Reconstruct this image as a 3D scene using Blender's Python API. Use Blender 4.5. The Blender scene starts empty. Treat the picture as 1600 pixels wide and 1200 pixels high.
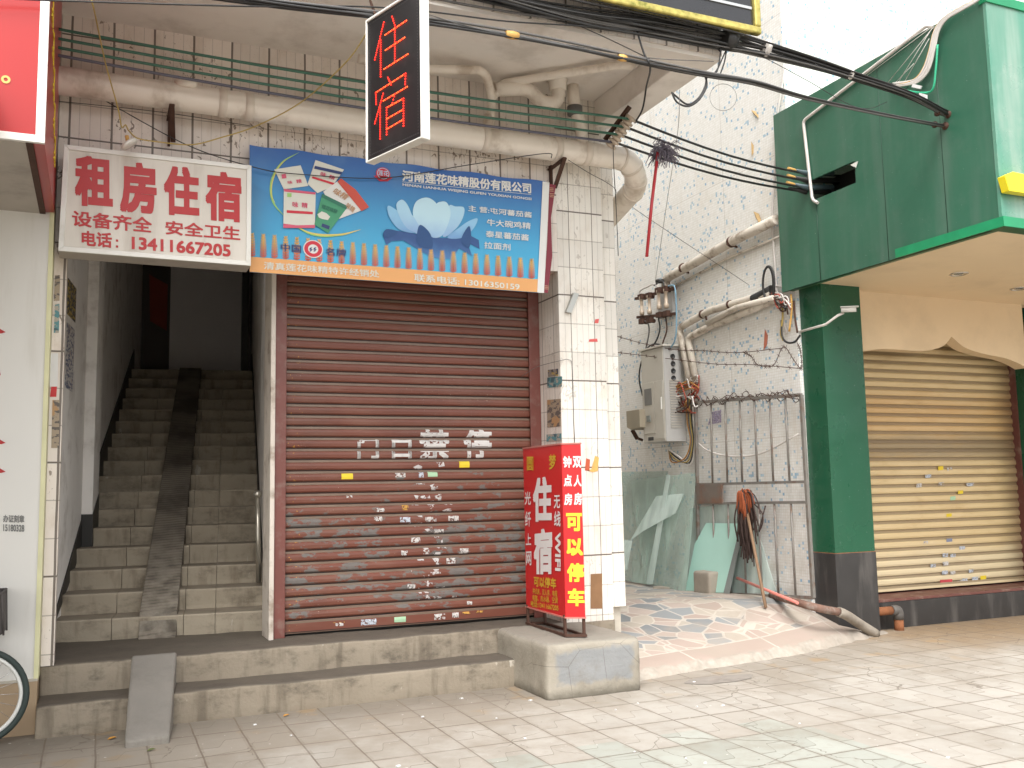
import bpy, bmesh, math, random
from mathutils import Vector, Matrix
random.seed(7)
sc = bpy.context.scene
COL = sc.collection

# ------------------------------------------------------------------ camera
RX = Vector((0.9167, 0.0262, 0.3990)); RY = Vector((-0.3991, 0.1080, 0.9105)); RZ = Vector((-0.0192, -0.9938, 0.1095))
F = 1480.0; W, H = 1600, 1200
V1 = Vector((3400, 97, F)); V2 = Vector((-647, 175, F))
RX = V1.normalized(); RY = (V2 - RX * V2.dot(RX)).normalized(); RZ = RX.cross(RY)
if RZ.y > 0: RZ = -RZ
CAM = Vector((0, 0, 1.6))
camd = bpy.data.cameras.new('camera'); cam = bpy.data.objects.new('camera', camd); COL.objects.link(cam)
camd.sensor_width = 36; camd.lens = 36 * F / W; camd.clip_start = .05; camd.clip_end = 500
m = Matrix(((RX.x, -RX.y, -RX.z, CAM.x), (RY.x, -RY.y, -RY.z, CAM.y), (RZ.x, -RZ.y, -RZ.z, CAM.z), (0, 0, 0, 1)))
cam.matrix_world = m
sc.camera = cam

# ------------------------------------------------------------------ light
SUN_TO = Vector((-0.34, -0.62, 1.0)).normalized()
world = bpy.data.worlds.new("World"); sc.world = world; world.use_nodes = True
wn = world.node_tree; bg = wn.nodes['Background']
sky = wn.nodes.new('ShaderNodeTexSky'); sky.sky_type = 'NISHITA'; sky.sun_disc = False
sky.sun_elevation = math.asin(SUN_TO.z); sky.sun_rotation = math.atan2(SUN_TO.x, SUN_TO.y)
sky.dust_density = 4.0; sky.ozone_density = 0.6
hs = wn.nodes.new('ShaderNodeHueSaturation'); hs.inputs['Saturation'].default_value = 0.16   # overcast: cloud greys the sky
wn.links.new(sky.outputs[0], hs.inputs['Color']); wn.links.new(hs.outputs[0], bg.inputs['Color'])
bg.inputs['Strength'].default_value = 0.15
sund = bpy.data.lights.new('sun', 'SUN'); sund.energy = 0.8; sund.angle = math.radians(30); sund.color = (1.0, .985, .965)
sun = bpy.data.objects.new('sun', sund); COL.objects.link(sun); sun.rotation_euler = SUN_TO.to_track_quat('Z', 'Y').to_euler(); sun.location = (0, -5, 12)
sc.view_settings.view_transform = 'Standard'; sc.view_settings.look = 'None'
sc.view_settings.exposure = 1.4; sc.view_settings.gamma = 1.0
sc.cycles.max_bounces = 8; sc.cycles.diffuse_bounces = 5; sc.cycles.transparent_max_bounces = 16

# ------------------------------------------------------------------ geometry helpers
def ray(x, y):
    c = Vector((x - W / 2, y - H / 2, F)); return Vector((RX.dot(c), RY.dot(c), RZ.dot(c)))
def onX(x, y, X): d = ray(x, y); return CAM + d * ((X - CAM.x) / d.x)
def onY(x, y, Y): d = ray(x, y); return CAM + d * ((Y - CAM.y) / d.y)
def onZ(x, y, Z=0): d = ray(x, y); return CAM + d * ((Z - CAM.z) / d.z)
def onP(x, y, p, n): d = ray(x, y); return CAM + d * ((p - CAM).dot(n) / d.dot(n))

def catmull(pts, k=6):
    if len(pts) < 3: return [Vector(p) for p in pts]
    P = [Vector(p) for p in pts]; P = [P[0] * 2 - P[1]] + P + [P[-1] * 2 - P[-2]]
    out = []
    for i in range(1, len(P) - 2):
        a, b, c, d = P[i - 1:i + 3]
        for j in range(k):
            t = j / k
            out.append(.5 * ((2 * b) + (c - a) * t + (2 * a - 5 * b + 4 * c - d) * t * t + (3 * b - a - 3 * c + d) * t ** 3))
    out.append(P[-2]); return out

class MB:
    def __init__(s): s.v = []; s.f = []; s.smooth = []; s.uv = None
    def add(s, vs, fs, smooth=False):
        o = len(s.v); s.v += [tuple(v) for v in vs]
        for f in fs: s.f.append([o + i for i in f]); s.smooth.append(smooth)
        return s
    def box(s, a, b):
        (x0, y0, z0), (x1, y1, z1) = a, b
        return s.add([(x0, y0, z0), (x1, y0, z0), (x1, y1, z0), (x0, y1, z0), (x0, y0, z1), (x1, y0, z1), (x1, y1, z1), (x0, y1, z1)],
                     [(0, 3, 2, 1), (4, 5, 6, 7), (0, 1, 5, 4), (1, 2, 6, 5), (2, 3, 7, 6), (3, 0, 4, 7)])
    def obox(s, c, ax, ay, az):      # oriented box: centre and half axes
        c, ax, ay, az = map(Vector, (c, ax, ay, az))
        vs = [c + ax * i + ay * j + az * k for k in (-1, 1) for j, i in ((-1, -1), (-1, 1), (1, 1), (1, -1))]
        return s.add(vs, [(0, 3, 2, 1), (4, 5, 6, 7), (0, 1, 5, 4), (1, 2, 6, 5), (2, 3, 7, 6), (3, 0, 4, 7)])
    def bar(s, a, b, w, h=None, up=(0, 0, 1)):
        a, b = Vector(a), Vector(b); d = (b - a); L = d.length; d.normalize(); up = Vector(up)
        if abs(d.dot(up)) > .95: up = Vector((1, 0, 0))
        x = d.cross(up).normalized(); y = x.cross(d)
        return s.obox((a + b) / 2, d * L / 2, x * w / 2, y * (h or w) / 2)
    def quad(s, *p): return s.add(p, [tuple(range(len(p)))])
    def prism(s, pts, off):          # polygon extruded along off
        off = Vector(off); n = len(pts); P = [Vector(p) for p in pts]
        return s.add(P + [p + off for p in P], [tuple(range(n))[::-1], tuple(range(n, 2 * n))] + [(i, (i + 1) % n, n + (i + 1) % n, n + i) for i in range(n)])
    def tube(s, pts, r, seg=8, closed=False, rs=None):
        P = [Vector(p) for p in pts]; n = len(P); vs = []; ref = None
        for i in range(n):
            if closed: t = P[(i + 1) % n] - P[i - 1]
            else: t = P[min(i + 1, n - 1)] - P[max(i - 1, 0)]
            if t.length < 1e-9: t = Vector((0, 0, 1))
            t.normalize()
            if ref is None:
                ref = Vector((0, 0, 1)) if abs(t.z) < .9 else Vector((1, 0, 0))
            x = (ref - t * ref.dot(t))
            if x.length < 1e-6: x = t.orthogonal()
            x.normalize(); y = t.cross(x); ref = x
            rr = rs[i] if rs else r
            vs += [P[i] + (x * math.cos(2 * math.pi * k / seg) + y * math.sin(2 * math.pi * k / seg)) * rr for k in range(seg)]
        fs = []
        for i in range(n if closed else n - 1):
            a = i * seg; b = ((i + 1) % n) * seg
            fs += [(a + k, a + (k + 1) % seg, b + (k + 1) % seg, b + k) for k in range(seg)]
        s.add(vs, fs, True)
        if not closed:
            o = len(s.v) - len(vs)
            s.f.append([o + k for k in range(seg)][::-1]); s.smooth.append(False)
            s.f.append([o + (n - 1) * seg + k for k in range(seg)]); s.smooth.append(False)
        return s
    def cyl(s, a, b, r, seg=16, r2=None): return s.tube([a, b], r, seg, rs=[r, r if r2 is None else r2])
    def lathe(s, base, axis, prof, seg=20):   # prof: (radius, along)
        a = Vector(axis).normalized(); x = a.orthogonal().normalized(); y = a.cross(x); b = Vector(base); vs = []
        for r, h in prof: vs += [b + a * h + (x * math.cos(2 * math.pi * k / seg) + y * math.sin(2 * math.pi * k / seg)) * r for k in range(seg)]
        fs = [(i * seg + k, i * seg + (k + 1) % seg, (i + 1) * seg + (k + 1) % seg, (i + 1) * seg + k) for i in range(len(prof) - 1) for k in range(seg)]
        fs += [tuple(range(seg))[::-1], tuple(range((len(prof) - 1) * seg, len(prof) * seg))]
        return s.add(vs, fs, True)
    def build(s, name, mat, parent=None, bevel=0, seg=2):
        me = bpy.data.meshes.new(name); me.from_pydata(s.v, [], s.f); me.update()
        for p, sm in zip(me.polygons, s.smooth): p.use_smooth = sm
        me.materials.append(mat)
        o = bpy.data.objects.new(name, me); COL.objects.link(o)
        bm = bmesh.new(); bm.from_mesh(me); bmesh.ops.recalc_face_normals(bm, faces=bm.faces); bm.to_mesh(me); bm.free()
        if parent: attach(o, parent)
        if bevel:
            b = o.modifiers.new('bevel', 'BEVEL'); b.width = bevel; b.segments = seg; b.limit_method = 'ANGLE'; b.angle_limit = math.radians(40)
        return o
ROOTLOC = {}
def attach(o, parent):
    o.parent = parent
    if parent.type == 'EMPTY': o.matrix_parent_inverse = Matrix.Translation(-ROOTLOC[parent.name])
def thing(name, label, cat, loc=(0, 0, 0), group=None):
    o = bpy.data.objects.new(name, None); COL.objects.link(o); o.location = loc; o.empty_display_size = .1
    ROOTLOC[o.name] = Vector(loc); o['label'] = label; o['category'] = cat
    if group: o['group'] = group
    return o
def tag(o, label, cat, group=None):
    o['label'] = label; o['category'] = cat
    if group: o['group'] = group
    return o
def struct(o): o['kind'] = 'structure'; return o
_tc = {}
def text2d(body):
    if body not in _tc:
        c = bpy.data.curves.new('t', 'FONT'); c.body = body; c.resolution_u = 3
        o = bpy.data.objects.new('t', c); COL.objects.link(o); bpy.context.view_layer.update()
        me = bpy.data.meshes.new_from_object(o.evaluated_get(bpy.context.evaluated_depsgraph_get()))
        vs = [v.co.copy() for v in me.vertices]; fs = [tuple(p.vertices) for p in me.polygons]
        bpy.data.objects.remove(o); bpy.data.curves.remove(c); bpy.data.meshes.remove(me)
        _tc[body] = ([(v.x, v.y) for v in vs], fs)
    return _tc[body]
def put_text(mb, body, o, u, v, bold=0.0):     # bounding box corner o, edge vectors u (right) and v (up); strokes thickened by bold (em)
    vs, fs = text2d(body); o, u, v = Vector(o), Vector(u), Vector(v)
    x0 = min(p[0] for p in vs) - bold; x1 = max(p[0] for p in vs) + bold; y0 = min(p[1] for p in vs) - bold; y1 = max(p[1] for p in vs) + bold
    n = u.cross(v).normalized() * .00012; sh = [(0, 0)]
    if bold: sh = [(bold * a, bold * b) for a in (-1, 0, 1) for b in (-1, 0, 1)]
    for k, (sx, sy) in enumerate(sh):
        mb.add([o + u * ((a + sx - x0) / (x1 - x0)) + v * ((b + sy - y0) / (y1 - y0)) + n * k for a, b in vs], fs)
    return mb
def text_px(mb, body, bl, br, tl, pl, bold=0.0):  # corners on a plane function pl(x, y)
    o = pl(*bl); put_text(mb, body, o, pl(*br) - o, pl(*tl) - o, bold)
def disc(mb, c, u, v, r, seg=20, r0=0):
    c, u, v = Vector(c), Vector(u), Vector(v)
    ring = [c + u * math.cos(2 * math.pi * k / seg) * r + v * math.sin(2 * math.pi * k / seg) * r for k in range(seg)]
    if r0:
        inn = [c + (p - c) * (r0 / r) for p in ring]
        mb.add(ring + inn, [(k, (k + 1) % seg, seg + (k + 1) % seg, seg + k) for k in range(seg)])
    else: mb.add(ring, [tuple(range(seg))])

# ------------------------------------------------------------------ material helpers
class G:
    def __init__(s, name):
        s.m = bpy.data.materials.new(name); s.m.use_nodes = True; s.t = s.m.node_tree; s.b = s.t.nodes['Principled BSDF']; s._p = None
    def nd(s, t): return s.t.nodes.new(t)
    def put(s, sock, v):
        if hasattr(v, 'is_output'): s.t.links.new(v, sock)
        elif isinstance(v, (tuple, list)) and len(v) == 3 and sock.type == 'RGBA': sock.default_value = (*v, 1)
        else: sock.default_value = v
    def mt(s, op, a, b=None, c=None):
        n = s.nd('ShaderNodeMath'); n.operation = op
        for i, x in enumerate((a, b, c)):
            if x is not None: s.put(n.inputs[i], x)
        return n.outputs[0]
    def add(s, a, b): return s.mt('ADD', a, b)
    def mul(s, a, b): return s.mt('MULTIPLY', a, b)
    def mix(s, f, a, b, mode='MIX'):
        n = s.nd('ShaderNodeMix'); n.data_type = 'RGBA'; n.blend_type = mode
        s.put(n.inputs[0], f); s.put(n.inputs[6], a); s.put(n.inputs[7], b); return n.outputs[2]
    def pos(s):
        if s._p is None:
            g = s.nd('ShaderNodeNewGeometry'); s._p = g.outputs['Position']; s._g = g
            x = s.nd('ShaderNodeSeparateXYZ'); s.put(x.inputs[0], s._p); s.x, s.y, s.z = x.outputs
        return s._p
    def nz(s): s.pos(); x = s.nd('ShaderNodeSeparateXYZ'); s.put(x.inputs[0], s._g.outputs['True Normal']); return x.outputs[2]
    def comb(s, x, y, z):
        n = s.nd('ShaderNodeCombineXYZ'); s.put(n.inputs[0], x); s.put(n.inputs[1], y); s.put(n.inputs[2], z); return n.outputs[0]
    def scale(s, v, xyz):
        n = s.nd('ShaderNodeVectorMath'); n.operation = 'MULTIPLY'; s.put(n.inputs[0], v); n.inputs[1].default_value = xyz; return n.outputs[0]
    def noise(s, sc_, detail=4, rough=.55, vec=None, dist=0, stretch=None):
        n = s.nd('ShaderNodeTexNoise'); v = vec if vec is not None else s.pos()
        if stretch: v = s.scale(v, stretch)
        s.put(n.inputs['Vector'], v); n.inputs['Scale'].default_value = sc_; n.inputs['Detail'].default_value = detail
        n.inputs['Roughness'].default_value = rough; n.inputs['Distortion'].default_value = dist; return n.outputs['Fac']
    def vor(s, sc_, feature='F1', vec=None, out='Distance', rnd=1.0):
        n = s.nd('ShaderNodeTexVoronoi'); n.feature = feature; s.put(n.inputs['Vector'], vec if vec is not None else s.pos())
        n.inputs['Scale'].default_value = sc_; n.inputs['Randomness'].default_value = rnd; return n.outputs[out]
    def white(s, vec):
        n = s.nd('ShaderNodeTexWhiteNoise'); n.noise_dimensions = '3D'; s.put(n.inputs['Vector'], vec); return n.outputs['Value']
    def ss(s, v, a, b):     # smoothstep a..b
        n = s.nd('ShaderNodeMapRange'); n.interpolation_type = 'SMOOTHSTEP'; s.put(n.inputs[0], v)
        n.inputs[1].default_value = a; n.inputs[2].default_value = b; return n.outputs[0]
    def line(s, u, period, width, off=0.0):    # 1 on a joint
        f = s.mt('FRACT', s.mt('DIVIDE', s.mt('SUBTRACT', u, off), period)); return s.mt('LESS_THAN', f, width / period)
    def cell(s, u, period, off=0.0): return s.mt('FLOOR', s.mt('DIVIDE', s.mt('SUBTRACT', u, off), period))
    def band(s, v, a, b, soft): return s.mul(s.ss(v, a - soft, a + soft), s.mt('SUBTRACT', 1.0, s.ss(v, b - soft, b + soft)))
    def bump(s, h, strength=.3, dist=.01):
        n = s.nd('ShaderNodeBump'); n.inputs['Strength'].default_value = strength; n.inputs['Distance'].default_value = dist
        s.put(n.inputs['Height'], h); s.t.links.new(n.outputs[0], s.b.inputs['Normal'])
    def done(s, col, rough=.6, metal=0.0, spec=.5, alpha=None):
        s.put(s.b.inputs['Base Color'], col); s.put(s.b.inputs['Roughness'], rough); s.put(s.b.inputs['Metallic'], metal)
        s.put(s.b.inputs['Specular IOR Level'], spec)
        if alpha is not None: s.put(s.b.inputs['Alpha'], alpha)
        return s.m
def plain(name, col, rough=.6, metal=0.0, var=.18, scale=6, dirt=None, dirt_amt=.35, dirt_scale=3, stretch=None, bump=0, spec=.5):
    g = G(name); n = g.noise(scale, 5); c = g.mix(n, tuple(x * (1 - var) for x in col), tuple(min(1, x * (1 + var)) for x in col))
    if dirt:
        d = g.ss(g.noise(dirt_scale, 6, .62, stretch=stretch), .48, .72); c = g.mix(g.mul(d, dirt_amt * 1.6), c, dirt)
    if bump: g.bump(g.noise(scale * 6, 4), bump, .004)
    return g.done(c, rough, metal, spec)

# ------------------------------------------------------------------ materials
def mat_facade(name, base, chips=1.0, period=.293, sub=4, hper=.27, hoff=4.27, dirt=.5, thick=.016):
    g = G(name); g.pos(); u = g.add(g.x, g.y); z = g.z
    wob = g.mul(g.mt('SUBTRACT', g.noise(2.2, 2), .5), .01)
    u2 = g.add(u, wob); z2 = g.add(z, wob)
    thickv = g.line(u2, period, thick, .008); thin = g.line(u2, period / sub, .004, .008)
    hz = g.line(z2, hper, .008, hoff); hz2 = g.line(z2, hper * 3, .013, hoff)
    tone = g.white(g.comb(g.cell(u2, period, .008), g.cell(z2, hper, hoff), 0.0))
    col = g.mix(tone, tuple(c * .88 for c in base), tuple(min(1, c * 1.06) for c in base))
    st = g.noise(5, 6, .65, stretch=(1, 1, .45))
    col = g.mix(g.mul(g.ss(st, .45, .75), dirt), col, (base[0] * .62, base[1] * .52, base[2] * .42))
    # torn glue strips and chipped glaze, in patches
    chip = g.mul(g.ss(g.noise(24, 3, .5, dist=1.2, stretch=(1, 1, .6)), .60, .63), g.ss(g.add(g.noise(2.6, 2), g.mul(g.band(g.z, 4.36, 4.62, .05), g.mul(g.ss(g.x, .9, 1.4), .12))), .53, .58))
    col = g.mix(g.mul(chip, .85 * chips), col, (.17, .12, .08))
    fine = g.mul(g.ss(g.noise(70, 2), .66, .7), g.ss(g.noise(4, 2), .5, .6)); col = g.mix(g.mul(fine, .6), col, (.2, .15, .11))
    jc = (.10, .075, .055)
    col = g.mix(g.mul(thin, .38), col, jc); col = g.mix(g.mul(hz, .5), col, jc)
    col = g.mix(g.mul(g.mt('MAXIMUM', thickv, hz2), .88), col, jc)
    g.bump(g.mt('SUBTRACT', 1.0, g.mt('MAXIMUM', thickv, g.mt('MAXIMUM', thin, hz))), .35, .004)
    return g.done(col, .42)
M = {}
M['tile'] = mat_facade('glazed_facade_tile', (.76, .69, .62))
M['pillar'] = mat_facade('glazed_pillar_tile', (.74, .70, .63), chips=.4, period=.24, sub=4, hper=.262, hoff=2.553, dirt=.45, thick=.007)
SHZ = [0.0, .0968]
def mat_shutter():
    seamL = onY(445, 971, 8.06).z; PIT = (onY(449, 458, 8.06).z - seamL) / 29
    g = G('worn_red_shutter_paint'); g.pos()
    n = g.noise(1.4, 4); col = g.mix(n, (.125, .038, .0225), (.180, .060, .038))
    col = g.mix(g.mul(g.ss(g.noise(9, 5, .6, stretch=(.25, 1, 1)), .42, .75), .5), col, (.19, .095, .065))
    col = g.mix(g.mul(g.ss(g.noise(1.1, 3), .5, .7), .35), col, (.075, .03, .022))
    ph = g.mt('FRACT', g.mt('DIVIDE', g.mt('SUBTRACT', g.z, seamL), PIT))
    # bare primer where the paint has flaked, mostly low on the curtain
    low = g.mul(g.ss(g.z, 2.1, 1.0), g.ss(g.z, .45, .8))
    thr = g.add(g.mul(g.noise(13, 6, .62, stretch=(.6, 1, 1.2)), .8), g.mul(g.noise(2.6, 3), .55))
    fl = g.ss(g.add(thr, g.mul(low, .17)), .85, .895)
    fl = g.mul(fl, g.ss(low, .02, .2))
    col = g.mix(g.mul(fl, .8), col, g.mix(g.noise(30, 3), (.10, .105, .095), (.165, .17, .16)))
    sp = g.mul(g.ss(g.noise(95, 2, .5), .69, .72), g.ss(g.noise(2.2, 3), .5, .62)); col = g.mix(g.mul(sp, .7), col, (.45, .36, .28))
    og = g.mul(g.ss(g.noise(38, 2), .66, .69), g.ss(g.mt('ABSOLUTE', g.mt('SUBTRACT', g.x, 2.65)), 1.03, 1.12)); col = g.mix(og, col, (.42, .2, .03))
    # dust lying in the interlock of each slat
    strip = g.band(ph, .76, .955, .02); col = g.mix(g.mul(strip, .85), col, g.mix(g.noise(6, 4), (.12, .085, .06), (.22, .17, .125)))
    gr = g.mt('MAXIMUM', g.ss(ph, .955, .98), g.ss(ph, .075, .045)); col = g.mix(g.mul(gr, .9), col, (.025, .016, .012))
    return g.done(col, g.mix(fl, (.42, .42, .42), (.6, .6, .6)), spec=.4)
M['shutter'] = mat_shutter()
M['red_rail'] = plain('red_brown_rail_paint', (.155, .048, .036), .45, var=.25, scale=4, dirt=(.26, .22, .18), dirt_amt=.22, dirt_scale=7)
def mat_cream_shutter():
    g = G('cream_shutter_paint'); g.pos()
    col = g.mix(g.noise(1.5, 4), (.58, .43, .215), (.66, .51, .29))
    n = g.mul(g.mt('SUBTRACT', g.noise(3, 5, .6, stretch=(.35, 1, 1)), .5), .35); z = g.add(g.z, n)
    col = g.mix(g.mul(g.band(z, 2.1, 2.65, .14), g.mul(g.noise(4, 4, stretch=(.4, 1, 1.5)), .9)), col, (.50, .27, .09))
    col = g.mix(g.mul(g.band(g.add(g.z, g.mul(n, .4)), 1.85, 2.12, .09), .68), col, (.16, .115, .07))
    col = g.mix(g.mul(g.ss(g.noise(5, 6, .65, stretch=(.3, 1, 1)), .5, .75), .55), col, (.42, .27, .11))
    col = g.mix(g.mul(g.band(z, .3, .8, .15), .4), col, (.68, .62, .46))
    # rust-black stain down the right-hand edge
    ed = g.ss(g.add(g.x, g.mul(n, .9)), 10.15, 10.75); col = g.mix(g.mul(ed, .85), col, (.12, .06, .03))
    ph = g.mt('FRACT', g.mt('DIVIDE', g.mt('SUBTRACT', g.z, .395), .1045)); gr = g.mt('MAXIMUM', g.ss(ph, .70, .80), g.ss(ph, .14, .08)); col = g.mix(g.mul(gr, .72), col, (.17, .115, .06))
    return g.done(col, .45)
M['cream_shutter'] = mat_cream_shutter()
def mat_concrete(name, a, b, dark=(.10, .085, .065), amt=.6, scale=2.2, streak=True, tread=.5):
    g = G(name); g.pos(); col = g.mix(g.noise(scale, 6, .6), a, b)
    col = g.mix(g.mul(g.ss(g.noise(6.5, 7, .7, stretch=(.6, .6, 1)), .47, .75), amt), col, dark)
    if streak:
        side = g.ss(g.mt('ABSOLUTE', g.nz()), .6, .3)
        st = g.mul(g.ss(g.noise(9, 4, .6, stretch=(1, 1, .12)), .5, .7), side); col = g.mix(g.mul(st, .5), col, (dark[0] * 1.5, dark[1] * 1.45, dark[2] * 1.4))
        sp = g.mul(g.ss(g.noise(7, 5, .6, stretch=(1, 1, .3)), .66, .7), side); col = g.mix(g.mul(sp, .7), col, (.50, .46, .39))
    up = g.ss(g.nz(), .35, .8); col = g.mix(g.mul(up, tread), col, g.mix(g.noise(5, 5), (dark[0] * 1.0, dark[1] * 1.05, dark[2] * 1.15), (dark[0] * 1.9, dark[1] * 1.9, dark[2] * 2.0)))
    g.bump(g.add(g.noise(40, 5, .6), g.mul(g.noise(6, 4), 1.5)), .5, .008)
    return g.done(col, .85, spec=.25)
M['concrete'] = mat_concrete('stained_step_concrete', (.205, .17, .125), (.29, .248, .19), (.055, .045, .034), .75, tread=.88)
def mat_block():
    g = G('rendered_block_concrete'); g.pos(); col = g.mix(g.noise(3, 6, .6), (.25, .225, .18), (.36, .325, .265))
    n = g.mul(g.mt('SUBTRACT', g.noise(7, 5, .6), .5), .16)
    m_ = g.mul(g.band(g.add(g.x, n), 3.24, 3.90, .025), g.band(g.add(g.z, g.mul(n, .8)), .10, .35, .02)); m_ = g.mul(m_, g.mt('LESS_THAN', g.y, 6.72))
    col = g.mix(g.mul(m_, .92), col, g.mix(g.noise(4, 5), (.18, .185, .185), (.27, .275, .275)))
    col = g.mix(g.mul(g.ss(g.noise(4.1, 6, .65), .46, .72), .55), col, (.17, .145, .11))
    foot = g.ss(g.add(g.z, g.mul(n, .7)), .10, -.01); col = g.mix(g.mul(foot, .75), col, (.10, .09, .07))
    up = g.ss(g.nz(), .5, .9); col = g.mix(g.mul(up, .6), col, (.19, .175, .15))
    cr = g.mt('LESS_THAN', g.vor(3.2, 'DISTANCE_TO_EDGE'), .006); col = g.mix(g.mul(cr, g.mul(g.ss(g.noise(2, 2), .45, .6), .6)), col, (.09, .075, .06))
    g.bump(g.add(g.noise(40, 5, .6), g.mul(g.noise(7, 4), 1.5)), .55, .008); return g.done(col, .85, spec=.25)
M['block'] = mat_block()
M['blockgrey'] = mat_concrete('pale_plinth_render', (.46, .42, .35), (.55, .50, .42), (.25, .22, .18), .35, streak=False)
M['stair'] = mat_concrete('worn_stair_terrazzo', (.30, .255, .19), (.41, .355, .27), (.10, .08, .058), .65, 1.6)
def mat_sramp():
    g = G('ribbed_ramp_concrete'); g.pos(); col = g.mix(g.noise(5, 6, .65), (.13, .11, .085), (.26, .225, .18))
    col = g.mix(g.mul(g.ss(g.noise(2.2, 5), .42, .7), .8), col, (.06, .05, .04)); s = g.add(g.y, g.mul(g.noise(8, 2), .02)); rib = g.line(s, .045, .016); col = g.mix(g.mul(rib, .45), col, (.05, .042, .035))
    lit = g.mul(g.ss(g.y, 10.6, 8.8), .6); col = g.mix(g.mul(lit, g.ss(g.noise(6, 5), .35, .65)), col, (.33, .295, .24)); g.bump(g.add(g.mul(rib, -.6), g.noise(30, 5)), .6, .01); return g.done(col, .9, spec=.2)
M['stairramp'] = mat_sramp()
M['ramp2'] = mat_concrete('grey_ramp_concrete', (.19, .175, .15), (.27, .25, .22), (.10, .09, .075), .5, 4)
M['soffit'] = plain('old_soffit_plaster', (.80, .745, .685), .9, var=.06, scale=1.5, dirt=(.40, .34, .28), dirt_amt=.3, dirt_scale=1.6, bump=.15)
M['plaster'] = plain('white_stairwell_plaster', (.82, .79, .75), .85, var=.06, scale=2, dirt=(.3, .25, .2), dirt_amt=.3, dirt_scale=3)
M['backwall'] = plain('grey_landing_plaster', (.82, .79, .77), .9, var=.08, scale=2)
M['black'] = plain('black_skirting_and_void', (.025, .023, .02), .5)
M['darkdoor'] = plain('dark_brown_door_paint', (.06, .045, .035), .5)
M['redpaper'] = plain('red_door_paper', (.28, .05, .03), .8)
M['white_al'] = plain('white_enamelled_frame', (.72, .71, .66), .35, var=.04, dirt=(.4, .37, .3), dirt_amt=.25)
M['grey_al'] = plain('weathered_aluminium', (.42, .42, .39), .4, .6, var=.15)
M['signface'] = plain('cream_acrylic_sign_face', (.63, .59, .52), .4, var=.04, scale=2, dirt=(.36, .31, .25), dirt_amt=.34, dirt_scale=5, stretch=(1, 1, .12))
M['signside'] = plain('grey_sign_underside', (.42, .38, .33), .6, var=.1, dirt=(.2, .17, .14))
M['signred'] = plain('red_vinyl_letters', (.42, .007, .007), .4, var=.06)
M['panelred'] = plain('red_sign_panel', (.36, .010, .008), .3, var=.03, scale=2)
M['panelred2'] = plain('red_floor_sign_vinyl', (.50, .012, .014), .38, var=.06, scale=2)
M['panelwhite'] = plain('white_wall_cladding', (.66, .645, .60), .4, var=.03, scale=1.2, dirt=(.48, .45, .38), dirt_amt=.25, dirt_scale=5, stretch=(1, 1, .1))
M['yellowtrim'] = plain('pale_yellow_edge_strip', (.62, .60, .36), .5)
M['beigestone'] = plain('beige_plinth_stone', (.36, .26, .16), .5, var=.12, scale=3)
M['pvc'] = plain('aged_white_pvc', (.78, .71, .62), .4, var=.07, scale=3, dirt=(.34, .25, .17), dirt_amt=.4, dirt_scale=3.5, stretch=(1, 1, .7))
M['pvcgrime'] = plain('grimy_white_pvc', (.60, .54, .46), .5, var=.1, scale=4, dirt=(.2, .14, .09), dirt_amt=.6, dirt_scale=6)
M['rust'] = plain('brown_rusty_iron', (.075, .035, .022), .8, .2, var=.4, scale=14)
M['orangerust'] = plain('orange_rusty_iron', (.24, .09, .035), .85, .1, var=.4, scale=18, bump=.3)
M['gatemetal'] = plain('dull_grey_gate_steel', (.21, .195, .175), .55, .2, var=.25, scale=12, dirt=(.16, .08, .045), dirt_amt=.5, dirt_scale=9)
M['greenwire'] = plain('dark_green_wire', (.045, .14, .095), .5)
M['bluewire'] = plain('dull_violet_wire', (.10, .10, .13), .5)
M['cable'] = plain('black_cable_sheath', (.022, .021, .02), .5, var=.3)
M['cablegrey'] = plain('grey_cable_sheath', (.12, .115, .11), .5)
M['cablewhite'] = plain('white_cable_sheath', (.62, .58, .54), .5)
M['cablegreen'] = plain('bright_green_cable', (.03, .38, .2), .5)
M['yellowcord'] = plain('yellow_twisted_cord', (.42, .31, .09), .7)
M['orangetag'] = plain('orange_cable_tag', (.62, .36, .10), .6, var=.25, scale=30)
M['ceramic'] = plain('brown_white_ceramic', (.46, .37, .28), .35, var=.25, scale=20)
M['ledface'] = plain('black_led_panel', (.007, .006, .0065), .5, var=.3, scale=9, dirt=(.035, .033, .033), dirt_amt=.25, dirt_scale=4)
M['deadled'] = plain('unlit_led_bead', (.06, .057, .057), .3)
def mat_emit(name, col, st):
    g = G(name); g.put(g.b.inputs['Emission Color'], col); g.b.inputs['Emission Strength'].default_value = st
    return g.done(tuple(c * .5 for c in col), .4)
M['led'] = mat_emit('lit_red_led', (1.0, .016, .006), 2.6)
M['ledhot'] = mat_emit('lit_orange_led', (1.0, .085, .012), 2.0)
def mat_green(name, a, b, streak=(.30, .34, .31), amt=.45, rough=.32):
    g = G(name); col = g.mix(g.noise(1.2, 3), a, b)
    st = g.ss(g.noise(2.6, 4, .6, stretch=(1, 1, .10)), .42, .72); col = g.mix(g.mul(st, amt), col, streak)
    g.bump(g.noise(1.6, 3, .5), .35, .05)
    du = g.ss(g.noise(4.5, 6, .65), .5, .8); col = g.mix(g.mul(du, amt * .45), col, streak)
    spk = g.ss(g.noise(60, 2), .74, .76); col = g.mix(g.mul(spk, .5), col, (.4, .45, .42))
    return g.done(col, g.add(g.mul(g.noise(3, 4), .2), rough - .1))
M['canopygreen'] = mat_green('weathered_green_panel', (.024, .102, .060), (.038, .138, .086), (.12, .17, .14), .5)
M['canopyfront'] = mat_green('pale_green_front_panel', (.06, .21, .14), (.10, .28, .20), (.34, .40, .34), .8, .3)  # front panel paler and more strongly streaked than the side
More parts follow.
